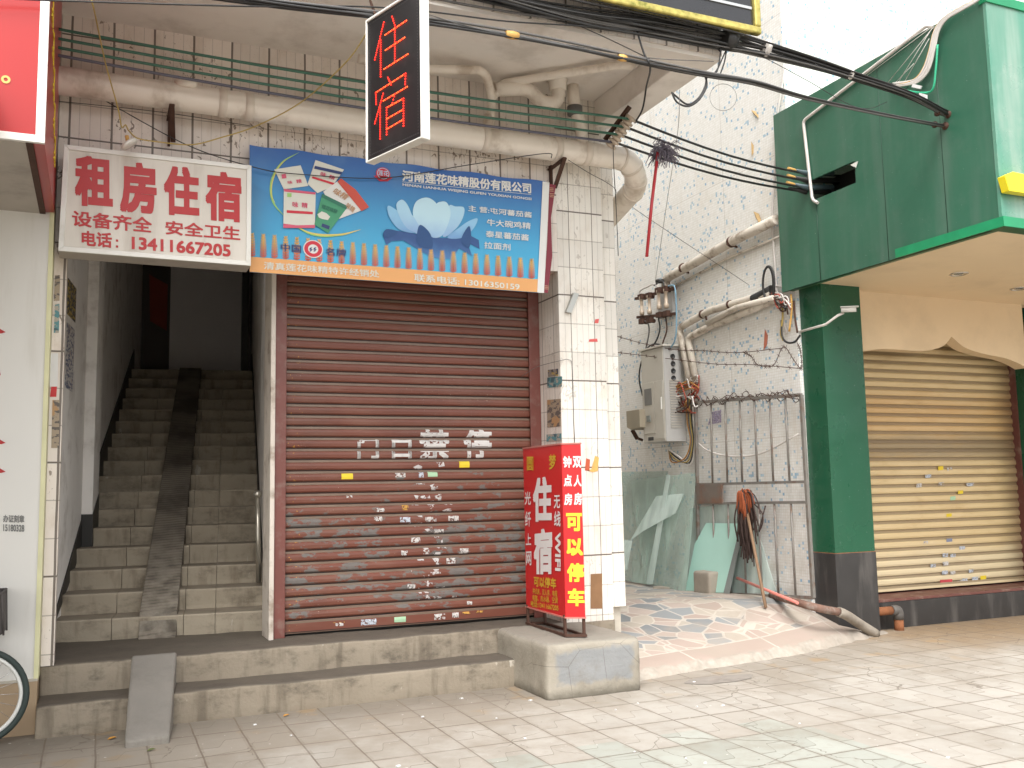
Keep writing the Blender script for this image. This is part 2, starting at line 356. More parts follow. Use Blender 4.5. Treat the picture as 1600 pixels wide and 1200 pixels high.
M['columngreen'] = mat_green('glossy_green_column_panel', (.005, .066, .030), (.010, .088, .042), (.03, .09, .05), .3, .28)
M['trimgreen'] = plain('bright_green_trim', (.012, .24, .10), .35, var=.25, scale=8)
M['blackstone'] = plain('black_granite_tile', (.030, .028, .027), .35, var=.3, scale=5, dirt=(.12, .11, .10), dirt_amt=.35, dirt_scale=5, stretch=(1, 1, .2))
M['cream'] = plain('cream_ceiling_board', (.74, .58, .38), .6, var=.04, scale=1.5, dirt=(.52, .40, .26), dirt_amt=.22, dirt_scale=1.3)
M['maroon'] = plain('maroon_threshold', (.13, .045, .035), .5, dirt=(.26, .2, .15), dirt_amt=.4, dirt_scale=6)
M['yellowletter'] = plain('yellow_acrylic_letter', (.80, .66, .02), .3, var=.03)
M['chrome'] = plain('satin_chrome', (.6, .6, .58), .25, .9, var=.05)
M['lampglass'] = plain('frosted_lamp_glass', (.7, .68, .62), .3)
M['steel'] = plain('stainless_steel', (.50, .47, .40), .3, .8, var=.1)
def mat_mosaic():
    g = G('blue_flecked_white_mosaic'); g.pos(); u = g.add(g.x, g.y); z = g.z; s = .031
    cell = g.comb(g.cell(u, s), g.cell(z, s), 0.0)
    r = g.white(cell); big = g.noise(3.0, 2, vec=g.comb(u, z, 0.0))
    blue = g.mt('GREATER_THAN', r, g.mt('SUBTRACT', .972, g.mul(g.ss(big, .42, .66), .11)))
    hue = g.white(g.comb(g.cell(u, s), g.cell(z, s), 7.0))
    base = g.mix(g.white(g.comb(g.cell(u, s), g.cell(z, s), 3.0)), (.74, .735, .70), (.82, .815, .79))
    base = g.mix(g.mul(g.ss(g.noise(1.7, 5), .5, .75), .35), base, (.66, .60, .50))
    stk = g.mul(g.ss(g.noise(5, 4, .6, stretch=(1, 1, .07)), .55, .75), g.ss(g.noise(.9, 2), .4, .6)); base = g.mix(g.mul(stk, .45), base, (.56, .49, .38))
    low = g.mul(g.ss(g.z, 2.0, .3), g.ss(g.noise(4, 5), .35, .7)); base = g.mix(g.mul(low, .55), base, (.42, .38, .31))
    c = g.mix(blue, base, g.mix(hue, (.24, .41, .56), (.47, .60, .67)))
    gr = g.mt('MAXIMUM', g.line(u, s, .004), g.line(z, s, .004)); c = g.mix(g.mul(gr, .42), c, (.50, .41, .31))
    sh = g.mt('MAXIMUM', g.line(u, s * 52, .009, .3), g.line(z, s * 52, .006, .5)); c = g.mix(g.mul(sh, .5), c, (.36, .31, .26))
    return g.done(c, .45)
M['mosaic'] = mat_mosaic()
def mat_paving():
    g = G('interlocking_sidewalk_pavers'); g.pos(); sx, sy = .302, .565
    wob = g.mul(g.mt('SUBTRACT', g.noise(3, 2), .5), .012)
    x = g.add(g.x, wob); y = g.add(g.mt('SUBTRACT', g.y, 5.705), wob)
    jx = g.line(x, sx, .011, .03); jy = g.line(y, sy, .013)
    # S-shaped split across the middle of every paver
    fx = g.mt('FRACT', g.mt('DIVIDE', g.mt('SUBTRACT', x, .03), sx)); fy = g.mt('FRACT', g.mt('DIVIDE', y, sy))
    tri = g.mt('SUBTRACT', g.ss(fx, .38, .62), .5)
    js = g.mt('LESS_THAN', g.mt('ABSOLUTE', g.mt('SUBTRACT', g.mt('SUBTRACT', fy, .5), g.mul(tri, .30))), .0075)
    half = g.mt('GREATER_THAN', g.mt('SUBTRACT', fy, .5), g.mul(tri, .30))
    cid = g.comb(g.cell(x, sx, .03), g.cell(y, sy), half); r = g.white(cid)
    col = g.mix(r, (.355, .33, .29), (.405, .375, .33))
    r2 = g.white(g.comb(g.cell(x, sx, .03), g.cell(y, sy), g.add(half, 9.0)))
    col = g.mix(g.mul(g.mt('GREATER_THAN', r2, .75), .28), col, (.30, .265, .22))
    gy = g.mt('LESS_THAN', g.add(g.cell(y, sy / 2), g.mul(g.mt('FLOORED_MODULO', g.cell(x, sx, .03), 2.0), -1.0)), -2.5)
    gx = g.mul(g.mt('LESS_THAN', g.x, 4.35), gy)
    gx = g.mul(gx, g.mt('GREATER_THAN', y, -1.75))
    col = g.mix(g.mul(gx, .8), col, g.mix(r, (.30, .315, .275), (.37, .385, .34)))
    # trodden dirt, heavier at the foot of the steps; brown tone also grows towards the left
    d = g.add(g.mul(g.noise(1.1, 6, .6), .6), g.mul(g.noise(5, 5, .65), .4)); dd = g.ss(g.add(d, g.add(g.mul(g.ss(g.y, 5.6, 7.0), .17), g.mul(g.ss(g.x, 3.6, .2), .13))), .42, .74)
    col = g.mix(g.mul(dd, .55), col, (.20, .16, .115))
    ft = g.mul(g.ss(g.add(g.y, g.mul(g.noise(4, 5), .5)), 6.75, 7.5), g.ss(g.x, 3.6, 2.8)); col = g.mix(g.mul(ft, .6), col, (.13, .11, .085))
    st = g.mul(g.band(g.add(g.x, g.mul(g.noise(2, 3), 1.6)), 8.2, 12.0, .9), g.ss(g.add(g.y, g.mul(g.noise(1.5, 3), 1.2)), 6.7, 8.1)); col = g.mix(g.mul(st, .75), col, (.25, .165, .085))
    st2 = g.mul(g.ss(g.noise(2.4, 4), .58, .68), g.ss(g.y, 6.0, 6.9)); col = g.mix(g.mul(st2, .45), col, (.33, .21, .09))
    j = g.mt('MAXIMUM', g.mt('MAXIMUM', jx, jy), g.mul(js, .8)); vis = g.add(g.mul(g.ss(g.noise(1.7, 3), .35, .65), .4), .52)
    col = g.mix(g.mul(j, vis), col, (.13, .10, .075))
    crk = g.mul(g.mt('LESS_THAN', g.vor(1.7, 'DISTANCE_TO_EDGE', g.comb(g.add(g.x, g.mul(g.noise(5, 3), .25)), g.y, 0.0)), .006), g.ss(g.noise(.9, 2), .52, .6)); col = g.mix(g.mul(crk, .6), col, (.12, .095, .07))
    wear = g.mul(g.ss(g.noise(9, 5, .7), .52, .72), .35); col = g.mix(wear, col, (.27, .235, .19))
    edge = g.mul(g.mt('MAXIMUM', g.line(x, sx, .045, .013), g.line(y, sy, .05, -.02)), g.ss(g.noise(7, 4, .6), .42, .65)); col = g.mix(g.mul(edge, .32), col, (.19, .15, .11))
    gum = g.ss(g.noise(26, 2, .4), .74, .76); col = g.mix(g.mul(gum, .75), col, (.52, .49, .45))
    gum2 = g.ss(g.noise(15, 2, .4, stretch=(1, 1.1, 1)), .745, .77); col = g.mix(g.mul(gum2, .5), col, (.11, .095, .08))
    g.bump(g.add(g.add(g.mt('SUBTRACT', 1.0, g.mul(j, .9)), g.mul(r, .5)), g.mul(g.noise(60, 3), .35)), .55, .006)
    return g.done(col, .8, spec=.3)
M['paving'] = mat_paving()
def mat_crazy():
    g = G('crazy_paving_marble'); g.pos()
    uv = g.nd('ShaderNodeUVMap').outputs[0]; sx_ = g.nd('ShaderNodeSeparateXYZ'); g.put(sx_.inputs[0], uv); u, v = sx_.outputs[0], sx_.outputs[1]
    vec = g.comb(g.x, g.y, 0.0)
    w = g.comb(g.add(g.x, g.mul(g.mt('SUBTRACT', g.noise(2.1, 1), .5), .08)), g.mul(g.y, .9), 0.0)
    ed = g.vor(4.4, 'DISTANCE_TO_EDGE', w); vc = g.nd('ShaderNodeTexVoronoi'); g.put(vc.inputs['Vector'], w); vc.inputs['Scale'].default_value = 4.4
    rs = g.nd('ShaderNodeSeparateColor'); g.put(rs.inputs[0], vc.outputs['Color']); r, r2 = rs.outputs[0], rs.outputs[1]
    pink = g.mix(r2, (.38, .295, .25), (.44, .36, .31)); pale = g.mix(r2, (.40, .35, .29), (.47, .41, .34)); slate = g.mix(r2, (.19, .20, .205), (.28, .29, .29))
    col = g.mix(g.mt('GREATER_THAN', r, .42), pink, pale); col = g.mix(g.mt('GREATER_THAN', r, .66), col, slate)
    j = g.mt('LESS_THAN', ed, .04)
    # border slabs along the street edge
    bord = g.mul(g.ss(v, .06, .075), g.mt('LESS_THAN', v, .34)); bj = g.mt('MAXIMUM', g.line(u, 1.02, .02, .75), g.mt('LESS_THAN', g.mt('ABSOLUTE', g.mt('SUBTRACT', v, .34)), .012))
    j = g.mix(g.mt('LESS_THAN', v, .33), j, bj); j = g.mt('MAXIMUM', j, bj)
    col = g.mix(g.mt('LESS_THAN', v, .34), col, g.mix(g.noise(2, 4), (.34, .265, .22), (.40, .325, .275)))
    col = g.mix(g.mul(j, .8), col, (.54, .49, .42))
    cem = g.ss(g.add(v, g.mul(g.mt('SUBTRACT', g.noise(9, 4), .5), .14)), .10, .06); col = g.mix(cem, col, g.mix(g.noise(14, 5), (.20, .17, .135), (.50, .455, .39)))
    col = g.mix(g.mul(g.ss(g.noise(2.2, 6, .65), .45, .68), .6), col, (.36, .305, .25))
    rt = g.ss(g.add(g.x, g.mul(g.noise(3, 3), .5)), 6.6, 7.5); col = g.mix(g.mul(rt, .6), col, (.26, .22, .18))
    g.bump(g.add(g.mul(cem, g.noise(30, 5)), g.noise(12, 3)), .4, .01)
    return g.done(col, .6, spec=.35)
M['crazy'] = mat_crazy()
def mat_glass(name, tint, trans=.55, rough=.08):
    g = G(name); g.b.inputs['Transmission Weight'].default_value = 0
    d = g.ss(g.noise(3, 5, stretch=(1, 1, .25)), .3, .8)
    return g.done(g.mix(d, tint, tuple(min(1, t * 1.5) for t in tint)), rough, spec=.6, alpha=g.add(g.mul(d, .25), 1 - trans))
M['glass'] = mat_glass('dusty_green_glass', (.40, .52, .46), .72, .12)
M['glass2'] = mat_glass('pale_green_glass', (.58, .70, .64), .62, .1)
M['teal'] = plain('painted_teal_glass', (.40, .64, .56), .25, var=.08, scale=2)
M['glassdark'] = plain('grey_glass_edge', (.20, .22, .21), .25)
M['stoneblk'] = plain('grey_brown_stone', (.30, .26, .21), .85, var=.2, scale=8, bump=.3)
M['cabinet'] = plain('pale_grey_cabinet_paint', (.52, .49, .43), .45, var=.05, dirt=(.36, .32, .26), dirt_amt=.3)
M['cabinet2'] = plain('mid_grey_cabinet_side', (.42, .41, .39), .45, var=.05)
M['dark'] = plain('dark_plastic', (.03, .03, .03), .4)
M['glasswin'] = plain('grey_meter_window', (.17, .165, .155), .15)
M['hornbeige'] = plain('beige_lamp_housing', (.30, .26, .19), .55, var=.15)
M['bluepipe'] = plain('blue_wire', (.18, .32, .42), .5)
M['redwire'] = plain('red_wire', (.38, .07, .04), .5)
M['orangewire'] = plain('orange_wire', (.42, .20, .05), .5)
M['mopwood'] = plain('worn_wooden_handle', (.23, .14, .08), .7, var=.25, scale=15)
M['moporange'] = plain('orange_mop_yarn', (.30, .075, .025), .9, var=.35, scale=30)
M['mopdark'] = plain('dark_brown_mop_yarn', (.055, .032, .026), .9, var=.4, scale=30)
M['pinkpole'] = plain('pink_painted_pole', (.62, .20, .16), .5, var=.2, scale=10)
M['duster'] = plain('grey_violet_duster_fibre', (.16, .14, .17), .9, var=.4, scale=40)
M['dusterred'] = plain('dark_red_duster_handle', (.42, .022, .03), .4)
M['gold'] = plain('gold_frame_foil', (.50, .42, .12), .28, .6, var=.75, scale=16, dirt=(.16, .17, .03), dirt_amt=.6, dirt_scale=14)
M['blackglass'] = plain('dark_sign_glass', (.02, .02, .022), .12, spec=.6)
M['leaf'] = plain('fallen_orange_leaf', (.42, .20, .03), .7)
M['leafdry'] = plain('dried_tan_leaf', (.40, .27, .12), .8, var=.3, scale=20)
M['leafred'] = plain('dried_red_leaf', (.30, .09, .05), .8, var=.3)
M['weed'] = plain('green_weed', (.09, .11, .03), .8)
M['tyre'] = plain('black_tyre_rubber', (.03, .045, .04), .7)
M['rim'] = plain('white_bicycle_rim', (.66, .66, .62), .4)
M['bikered'] = plain('red_bicycle_paint', (.40, .05, .04), .35)
M['basket'] = plain('dark_grey_basket_cloth', (.085, .075, .07), .8, var=.4, scale=20)
M['whitepaper'] = plain('white_paper', (.68, .67, .66), .8, var=.06)
M['woodboard'] = plain('bare_brown_board', (.24, .13, .06), .8, var=.25, scale=9)
def flat(name, col, rough=.55, var=.05): 
    if name not in M: M[name] = plain(name, col, rough, var=var, scale=8)
    return M[name]
def mat_poster(name, a, b, c):
    g = G(name); n = g.noise(18, 3, .5, stretch=(1, 1, 2.2)); col = g.mix(g.ss(n, .5, .54), a, b); col = g.mix(g.ss(g.noise(9, 2), .58, .61), col, c)
    return g.done(col, .6)
M['poster1'] = mat_poster('dark_yellow_poster', (.06, .06, .08), (.45, .33, .08), (.25, .22, .2))
M['poster2'] = mat_poster('white_blue_poster', (.58, .55, .52), (.13, .14, .22), (.42, .34, .3))
M['poster3'] = mat_poster('teal_tan_poster', (.10, .26, .28), (.40, .36, .3), (.06, .12, .14))
M['poster4'] = mat_poster('brown_tan_poster', (.35, .28, .2), (.12, .1, .09), (.42, .25, .12))

def torn(name, col, thr=.56):
    g = G(name); c = g.mix(g.ss(g.noise(60, 2), .5, .56), col, tuple(x * .62 for x in col)); return g.done(c, .7, alpha=g.mt('LESS_THAN', g.noise(45, 3, .6), thr))

def mat_print(name, top, bot, z0, z1):
    g = G(name); g.pos(); n = g.mul(g.mt('SUBTRACT', g.noise(9, 3), .5), .12); return g.done(g.mix(g.ss(g.add(g.z, n), z0, z1), bot, top), .45)

from mathutils import noise as mnoise
def rough_box(mb, a, b, step=.07, r=.02, amp=.009, fr=3.0):
    a, b = Vector(a), Vector(b); n = [max(2, int(round((b[i] - a[i]) / step))) for i in range(3)]
    def P(p):
        q = Vector([min(max(p[i], a[i] + r), b[i] - r) for i in range(3)]); d = p - q
        if d.length > 1e-9: p = q + d.normalized() * r
        return p + mnoise.noise_vector(p * fr) * amp + mnoise.noise_vector(p * fr * 5) * amp * .4
    for ax in range(3):
        i, j = [k for k in range(3) if k != ax]
        for side in (a, b):
            # denser rows next to the edges so the rounding reads
            def cuts(k): return [a[k], a[k] + r * .4, a[k] + r] + [a[k] + r + (b[k] - a[k] - 2 * r) * t / n[k] for t in range(1, n[k])] + [b[k] - r, b[k] - r * .4, b[k]]
            ci, cj = cuts(i), cuts(j); vs = []
            for u in ci:
                for v in cj:
                    p = Vector((0, 0, 0)); p[ax] = side[ax]; p[i] = u; p[j] = v; vs.append(P(p))
            L = len(cj); mb.add(vs, [(x * L + y, x * L + y + 1, (x + 1) * L + y + 1, (x + 1) * L + y) for x in range(len(ci) - 1) for y in range(L - 1)], True)
    return mb
def weld(o, d=.0005):
    bm = bmesh.new(); bm.from_mesh(o.data); bmesh.ops.remove_doubles(bm, verts=bm.verts, dist=d); bmesh.ops.recalc_face_normals(bm, faces=bm.faces); bm.to_mesh(o.data); bm.free(); return o
YF = 7.6          # facade plane of the lodging house
ZP = .416         # its front platform

# ------------------------------------------------------------------ ground
mb = MB(); n = 40
mb.quad((-40, -40, 0), (40, -40, 0), (40, 40, 0), (-40, 40, 0))
struct(mb.build('sidewalk', M['paving']))
def yfront(x):
    P = [(3.9, 6.86), (4.2, 6.94), (4.6, 7.05), (5.2, 7.13), (6.1, 7.27), (6.9, 7.53), (7.5, 7.72), (8, 7.9)]
    for (a, ya), (b, yb) in zip(P, P[1:]):
        if x <= b: return ya + (yb - ya) * (x - a) / (b - a)
    return P[-1][1]
def sst(t): t = min(1, max(0, t)); return t * t * (3 - 2 * t)
def ramp_z(x, y):
    v = y - yfront(x)
    if v <= 0: return -.02
    L = 2.5 - 1.5 * sst((x - 4.6) / 2.2); z = .055 * min(1, v / .06) + .29 * min(1, max(0, v - .02) / L) ** .8 * 1.0
    if v > L: z -= .03 * min(3, v - L)
    return z * (1 - .8 * sst((x - 6.9) / .75))
mb = MB(); xs = [3.95 + i * .075 for i in range(51)]; vsn = [-.01, .012, .03, .05, .075, .11, .16, .22, .3, .4, .5, .62, .75, .9, 1.05, 1.2, 1.35, 1.52, 1.8, 2.2, 2.8, 3.6, 5, 8, 14]
vs = []; uvs = []
for x in xs:
    for v in vsn:
        j = mnoise.noise(Vector((x * 3, v * 3, 0))) * .012 + (mnoise.noise(Vector((x * 9, 4, 1))) * .035 if v < .08 else 0)
        y = yfront(x) + v + (mnoise.noise(Vector((x * 7, 0, 3))) * .05 if v < .09 else 0); vs.append((x, y, max(-.02, ramp_z(x, yfront(x) + v) + j * (1 if v > .02 else .3)))); uvs.append((x, v))
L = len(vsn); mb.add(vs, [(i * L + j, (i + 1) * L + j, (i + 1) * L + j + 1, i * L + j + 1) for i in range(len(xs) - 1) for j in range(L - 1)], True)
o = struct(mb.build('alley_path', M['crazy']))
ul = o.data.uv_layers.new(name='uv')
for lp in o.data.loops: ul.data[lp.index].uv = uvs[lp.vertex_index]
# ragged cement patch in the pavement in front of the path
mb = MB(); c = onZ(1125, 1062); pts = []
for k in range(40):
    a = 2 * math.pi * k / 40; r = 1 + .22 * mnoise.noise(Vector((math.cos(a) * 1.7, math.sin(a) * 1.7, 2))); pts.append((c.x + math.cos(a) * .33 * r, c.y + math.sin(a) * .13 * r, .004))
mb.add(pts, [tuple(range(40))]); struct(mb.build('pavement_patch', mat_concrete('patch_cement', (.27, .24, .21), (.46, .42, .36), (.10, .085, .07), .6, 9, streak=False)))

# ------------------------------------------------------------------ front steps
fs = thing('front_steps', 'stained concrete front steps with a block at the right end and a ramp strip', 'steps', (1.8, 7.3, 0))
mb = MB(); rough_box(mb, (-.335, 7.25, -.03), (3.2, 7.75, .214), r=.022); weld(mb.build('step', M['concrete'], fs))
mb = MB(); rough_box(mb, (-.335, 7.6, -.03), (4.30, 9.1, ZP), r=.022); weld(mb.build('platform', M['concrete'], fs))
mb = MB(); rough_box(mb, (3.15, 6.64, -.03), (3.985, 7.66, .4165), step=.06, r=.045, amp=.012, fr=3.5)
blk = weld(mb.build('corner_block', M['block'], fs))
mb = MB(); prof = [(6.72, -.02), (6.72, .05), (6.76, .075), (7.24, .285), (7.60, .432), (7.66, .432), (7.66, .0)]
for k in range(1):
    L = [(.205 + .06 * (y - 6.72) / .88, y, z) for y, z in prof]; R = [(.475 + .10 * (y - 6.72) / .88, y, z) for y, z in prof]; n = len(prof)
    mb.add(L + R, [tuple(range(n)), tuple(range(n, 2 * n))[::-1]] + [(i, (i + 1) % n, n + (i + 1) % n, n + i) for i in range(n)])
mb.build('bicycle_ramp', M['ramp2'], fs, bevel=.018)

# ------------------------------------------------------------------ lodging house
LB = thing('lodging_house', 'white-tiled old lodging house with an overhanging upper floor and open stairway', 'building', (2.2, 7.6, 0))
mb = MB(); mb.box((-.33, YF, 3.56), (3.81, 7.95, 5.30)); mb.build('wall', M['tile'], LB)
mb = MB(); mb.box((-.33, YF, ZP), (-.245, 7.78, 3.558)); mb.build('door_jamb', M['tile'], LB)
mb = MB(); mb.box((3.81, YF, ZP - .01), (4.285, 8.55, 5.30)); mb.build('pillar', M['pillar'], LB, bevel=.006)
mb = MB(); mb.box((4.287, 7.75, .50), (4.50, 20, 9)); mb.build('side_wall', M['pillar'], LB)
mb = MB(); mb.box((4.287, 7.80, -.05), (4.47, 20, .498)); mb.build('side_plinth', M['blockgrey'], LB)
mb = MB(); mb.box((-3.4, 5.98, 5.02), (4.52, 6.20, 9.2)); mb.box((4.24, 6.2, 5.30), (4.52, 8.6, 9.2)); mb.build('upper_floor', M['tile'], LB)
mb = MB(); mb.box((-3.4, 6.2, 5.236), (4.235, 8.6, 5.30)); mb.build('soffit', M['soffit'], LB)
mb = MB(); mb.box((-3.4, 5.988, 4.985), (4.512, 6.195, 5.018)); mb.build('front_beam', M['soffit'], LB)
mb = MB(); mb.box((4.24, 6.197, 4.985), (4.512, 7.598, 5.298)); mb.build('beam', M['soffit'], LB, bevel=.01)
# stairway, turned a little to the right of the facade
SO = Vector((-.297, 8.743, ZP)); SD = Vector((.1219, .9925, 0)); SU = Vector((.9925, -.1219, 0)); SW = 1.62; RI, TR, NS = .175, .358, 17
def sp(u, s, z): return SO + SU * u + SD * s + Vector((0, 0, z))
mb = MB()
for i in range(NS):
    z0, z1 = RI * i - (.02 if i else .05), RI * (i + 1); s0 = TR * i - .012; s1 = TR * (i + 1) + .02 if i < NS - 1 else TR * i + 1.6
    # slightly hollow riser under a rounded nosing, in slabs with joints
    cols = [(0, .44), (.445, SW * .62), (SW * .62 + .004, 1.26), (1.264, SW + .06)]
    for (a, b) in cols:
        prof = [(s0 + .016, z0), (s0 + .02, z0 + .05), (s0 + .012, z0 + .11), (s0 + .002, z1 - .03), (s0, z1 - .014), (s0 + .006, z1 - .003), (s0 + .016, z1), (s1, z1 + random.uniform(-.001, .001)), (s1, z0)]
        A = [sp(a, s, z) for s, z in prof]; n = len(prof); B = [sp(b, s, z) for s, z in prof]
        mb.add(A + B, [tuple(range(n))[::-1], tuple(range(n, 2 * n))] + [(k, n + k, n + (k + 1) % n, (k + 1) % n) for k in range(n)])
st = mb.build('staircase', M['stair'], LB)
mb = MB(); e = .03
a0, a1 = .655, .955
prof = [(-.10, 0.0), (-.02, .06), (TR * 0, RI + e), (TR * (NS - 1), RI * NS + e), (TR * (NS - 1) + .05, RI * NS + .004), (TR * (NS - 1) + .05, RI * (NS - 2)), (.1, 0)]
A = [sp(a0, s, z) for s, z in prof]; B = [sp(a1, s, z) for s, z in prof]; n = len(prof)
mb.add(A + B, [tuple(range(n))[::-1], tuple(range(n, 2 * n))] + [(k, n + k, n + (k + 1) % n, (k + 1) % n) for k in range(n)])
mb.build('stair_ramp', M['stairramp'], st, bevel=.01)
SE = TR * (NS - 1) + 1.5
def slabw(u0, u1, s0, s1, z0, z1, name, mat, par=None, bev=0):
    mb = MB(); A = [sp(u0, s0, z0), sp(u1, s0, z0), sp(u1, s1, z0), sp(u0, s1, z0)]
    mb.prism(A, (0, 0, z1 - z0)); return mb.build(name, mat, par or LB, bevel=bev)
slabw(-.2, 0, -1.0, SE, -.3, 5.3, 'stairway_wall', M['plaster'])
slabw(SW + .055, SW + .11, -.5, SE, -.3, 5.3, 'stairway_wall', M['plaster'])
slabw(-.2, SW + .2, SE, SE + .2, 1, 5.3, 'landing_wall', M['backwall'])
slabw(-.3, SW + .3, .0, SE + .3, 5.25, 5.4, 'stairway_ceiling', M['backwall'])
def sproj_s(px, py, u):      # distance along the stairway where the ray meets the wall plane at offset u
    p = onP(px, py, sp(u, 0, 0), SU); return (p - SO).dot(SD), p.z - SO.z
s1, _ = sproj_s(133, 600, 0); slabw(.0, .10, s1, s1 + .42, 0, 5.2, 'stairway_pilaster', M['plaster'], bev=.006)
mb = MB()
sl = RI / TR
mb.prism([sp(.012, -.4, .0), sp(.012, s1 + .02, (s1 + .02) * sl), sp(.012, s1 + .02, (s1 + .02) * sl + .30), sp(.012, .1, .27), sp(.012, -.4, .12)], -SU * .011)
mb.prism([sp(.106, s1 - .008, s1 * sl), sp(.106, s1 + .425, (s1 + .42) * sl), sp(.106, s1 + .425, (s1 + .42) * sl + .34), sp(.106, s1 - .008, s1 * sl + .34)], -SU * .105)
mb.prism([sp(.012, s1 + .4, (s1 + .4) * sl), sp(.012, TR * NS, RI * NS), sp(.012, TR * NS, RI * NS + .34), sp(.012, s1 + .4, (s1 + .4) * sl + .40)], -SU * .01)
mb.prism([sp(SW + .043, -.3, 0), sp(SW + .043, TR * NS, RI * NS), sp(SW + .043, TR * NS, RI * NS + .3), sp(SW + .043, -.2, .22)], SU * .01)
mb.build('skirting', M['black'], LB)
dr = slabw(-.02, .42, SE - .04, SE + .01, RI * NS, RI * NS + 2.0, 'door', M['darkdoor'])
mb = MB(); mb.prism([sp(.13, SE - .046, RI * NS + .95), sp(.38, SE - .046, RI * NS + .8), sp(.38, SE - .046, RI * NS + 1.55), sp(.10, SE - .046, RI * NS + 1.7)], SD * .004); mb.build('door_paper', M['redpaper'], dr)
slabw(SW - .10, SW, SE - 1.0, SE, RI * NS, RI * NS + 2.0, 'landing_dark_strip', M['black'])  # plain dark upright strip at the right of the landing
# posters pasted in the stairway (left wall)
PST = {}
for nm, (x0, y0, x1, y1), mt_, lb in (('wall_poster', (104, 432, 119, 490), 'poster1', 'dark poster with yellow print high on the stairway left wall'),
                                   ('wall_poster', (101, 500, 116, 605), 'poster2', 'tall white poster with blue print on the stairway left wall'),
                                   ('wall_poster', (92.5, 615, 97.5, 672), 'poster1', 'narrow dark notice low on the stairway left wall beside the jamb')):
    sa, za = sproj_s(x0, y1, 0); sb, zb = sproj_s(x1, y0, 0); _, zc = sproj_s(x0, y0, 0)
    mb = MB(); mb.prism([sp(.003, sa, za), sp(.003, sb, za), sp(.003, sb, zc), sp(.003, sa, zc)], SU * .003); tag(mb.build(nm, M[mt_]), lb, 'poster', 'posters on the stairway wall')
# the divider between stairway and shop and the shop recess
mb = MB(); xd0 = onY(420.5, 900, 7.96).x; xd1 = onY(427.5, 900, 7.98).x
mb.box((xd0, 7.96, ZP - .01), (xd1, 8.3, 3.60)); mb.build('divider_wall', plain('grimy_wall_end', (.60, .54, .47), .8, var=.1, scale=3, dirt=(.24, .18, .13), dirt_amt=.55, dirt_scale=4), LB, bevel=.006)
mb = MB(); mb.box((xd1, 8.12, ZP), (3.81, 8.35, 5.2)); mb.build('shop_back_wall', M['black'], LB)
# handrail post
hp = thing('handrail_post', 'short stainless post with a ball top at the stairway right wall', 'handrail', onY(404, 905, 8.95))
b = onY(404, 905, 8.95); tpt = onY(402.5, 775, 8.95)
mb = MB(); mb.cyl(b - Vector((0, 0, .03)), tpt, .022); mb.build('post', M['steel'], hp)
mb = MB(); mb.lathe(tpt - Vector((0, 0, .02)), (0, 0, 1), [(.001, 0), (.028, .01), (.04, .035), (.028, .062), (.001, .074)]); mb.build('ball', M['steel'], hp)

# ------------------------------------------------------------------ red rolling shutter
YS = 8.06
seamL = onY(445, 971, YS).z; seamT = onY(449, 458, YS).z; PIT = (seamT - seamL) / 29
def sprof(z):
    p = ((z - seamL) / PIT) % 1.0
    K = [(0, .016), (.05, .016), (.09, .001), (.2, -.006), (.45, -.008), (.66, -.004), (.72, .001), (.76, .009), (.95, .010), (.97, .016), (1.0, .016)]
    for (a, ya), (b, yb) in zip(K, K[1:]):
        if p <= b: return ya + (yb - ya) * (p - a) / (b - a)
RS = thing('rolling_shutter', 'closed red-brown rolling shutter with flaking paint and painted white characters', 'shutter', (2.6, YS, ZP))
xl = onY(443, 900, YS).x; xr = 3.83
mb = MB(); zs = []
z = seamL
while z < 3.58:
    zs += [z + PIT * k for k in (0, .05, .09, .2, .45, .66, .72, .76, .95, .97)]; z += PIT
N = 24; vs = []
for i in range(N + 1):
    x = xl + (xr - xl) * i / N
    for zz in zs: vs.append((x, YS + sprof(zz + 1e-5) + .006 * mnoise.noise(Vector((x * 1.3, zz * 1.1, 0))), zz + .002 * mnoise.noise(Vector((x * 2, zz * 3, 7)))))
L = len(zs); mb.add(vs, [(i * L + j, (i + 1) * L + j, (i + 1) * L + j + 1, i * L + j + 1) for i in range(N) for j in range(L - 1)], False)
cur = mb.build('curtain', M['shutter'], RS)
mb = MB(); mb.box((xl, YS - .008, ZP + .022), (xr, YS + .02, seamL)); mb.build('bottom_bar', M['shutter'], RS, bevel=.006)
mb = MB(); mb.box((xd1 + .001, YS - .06, ZP), (xl + .004, YS + .05, 3.6)); mb.build('side_rail', M['red_rail'], RS, bevel=.005)
mb = MB(); mb.box((xr - .13, YS - .035, ZP), (xr - .02, YS - .012, 3.6)); mb.build('side_rail', M['red_rail'], RS, bevel=.004)
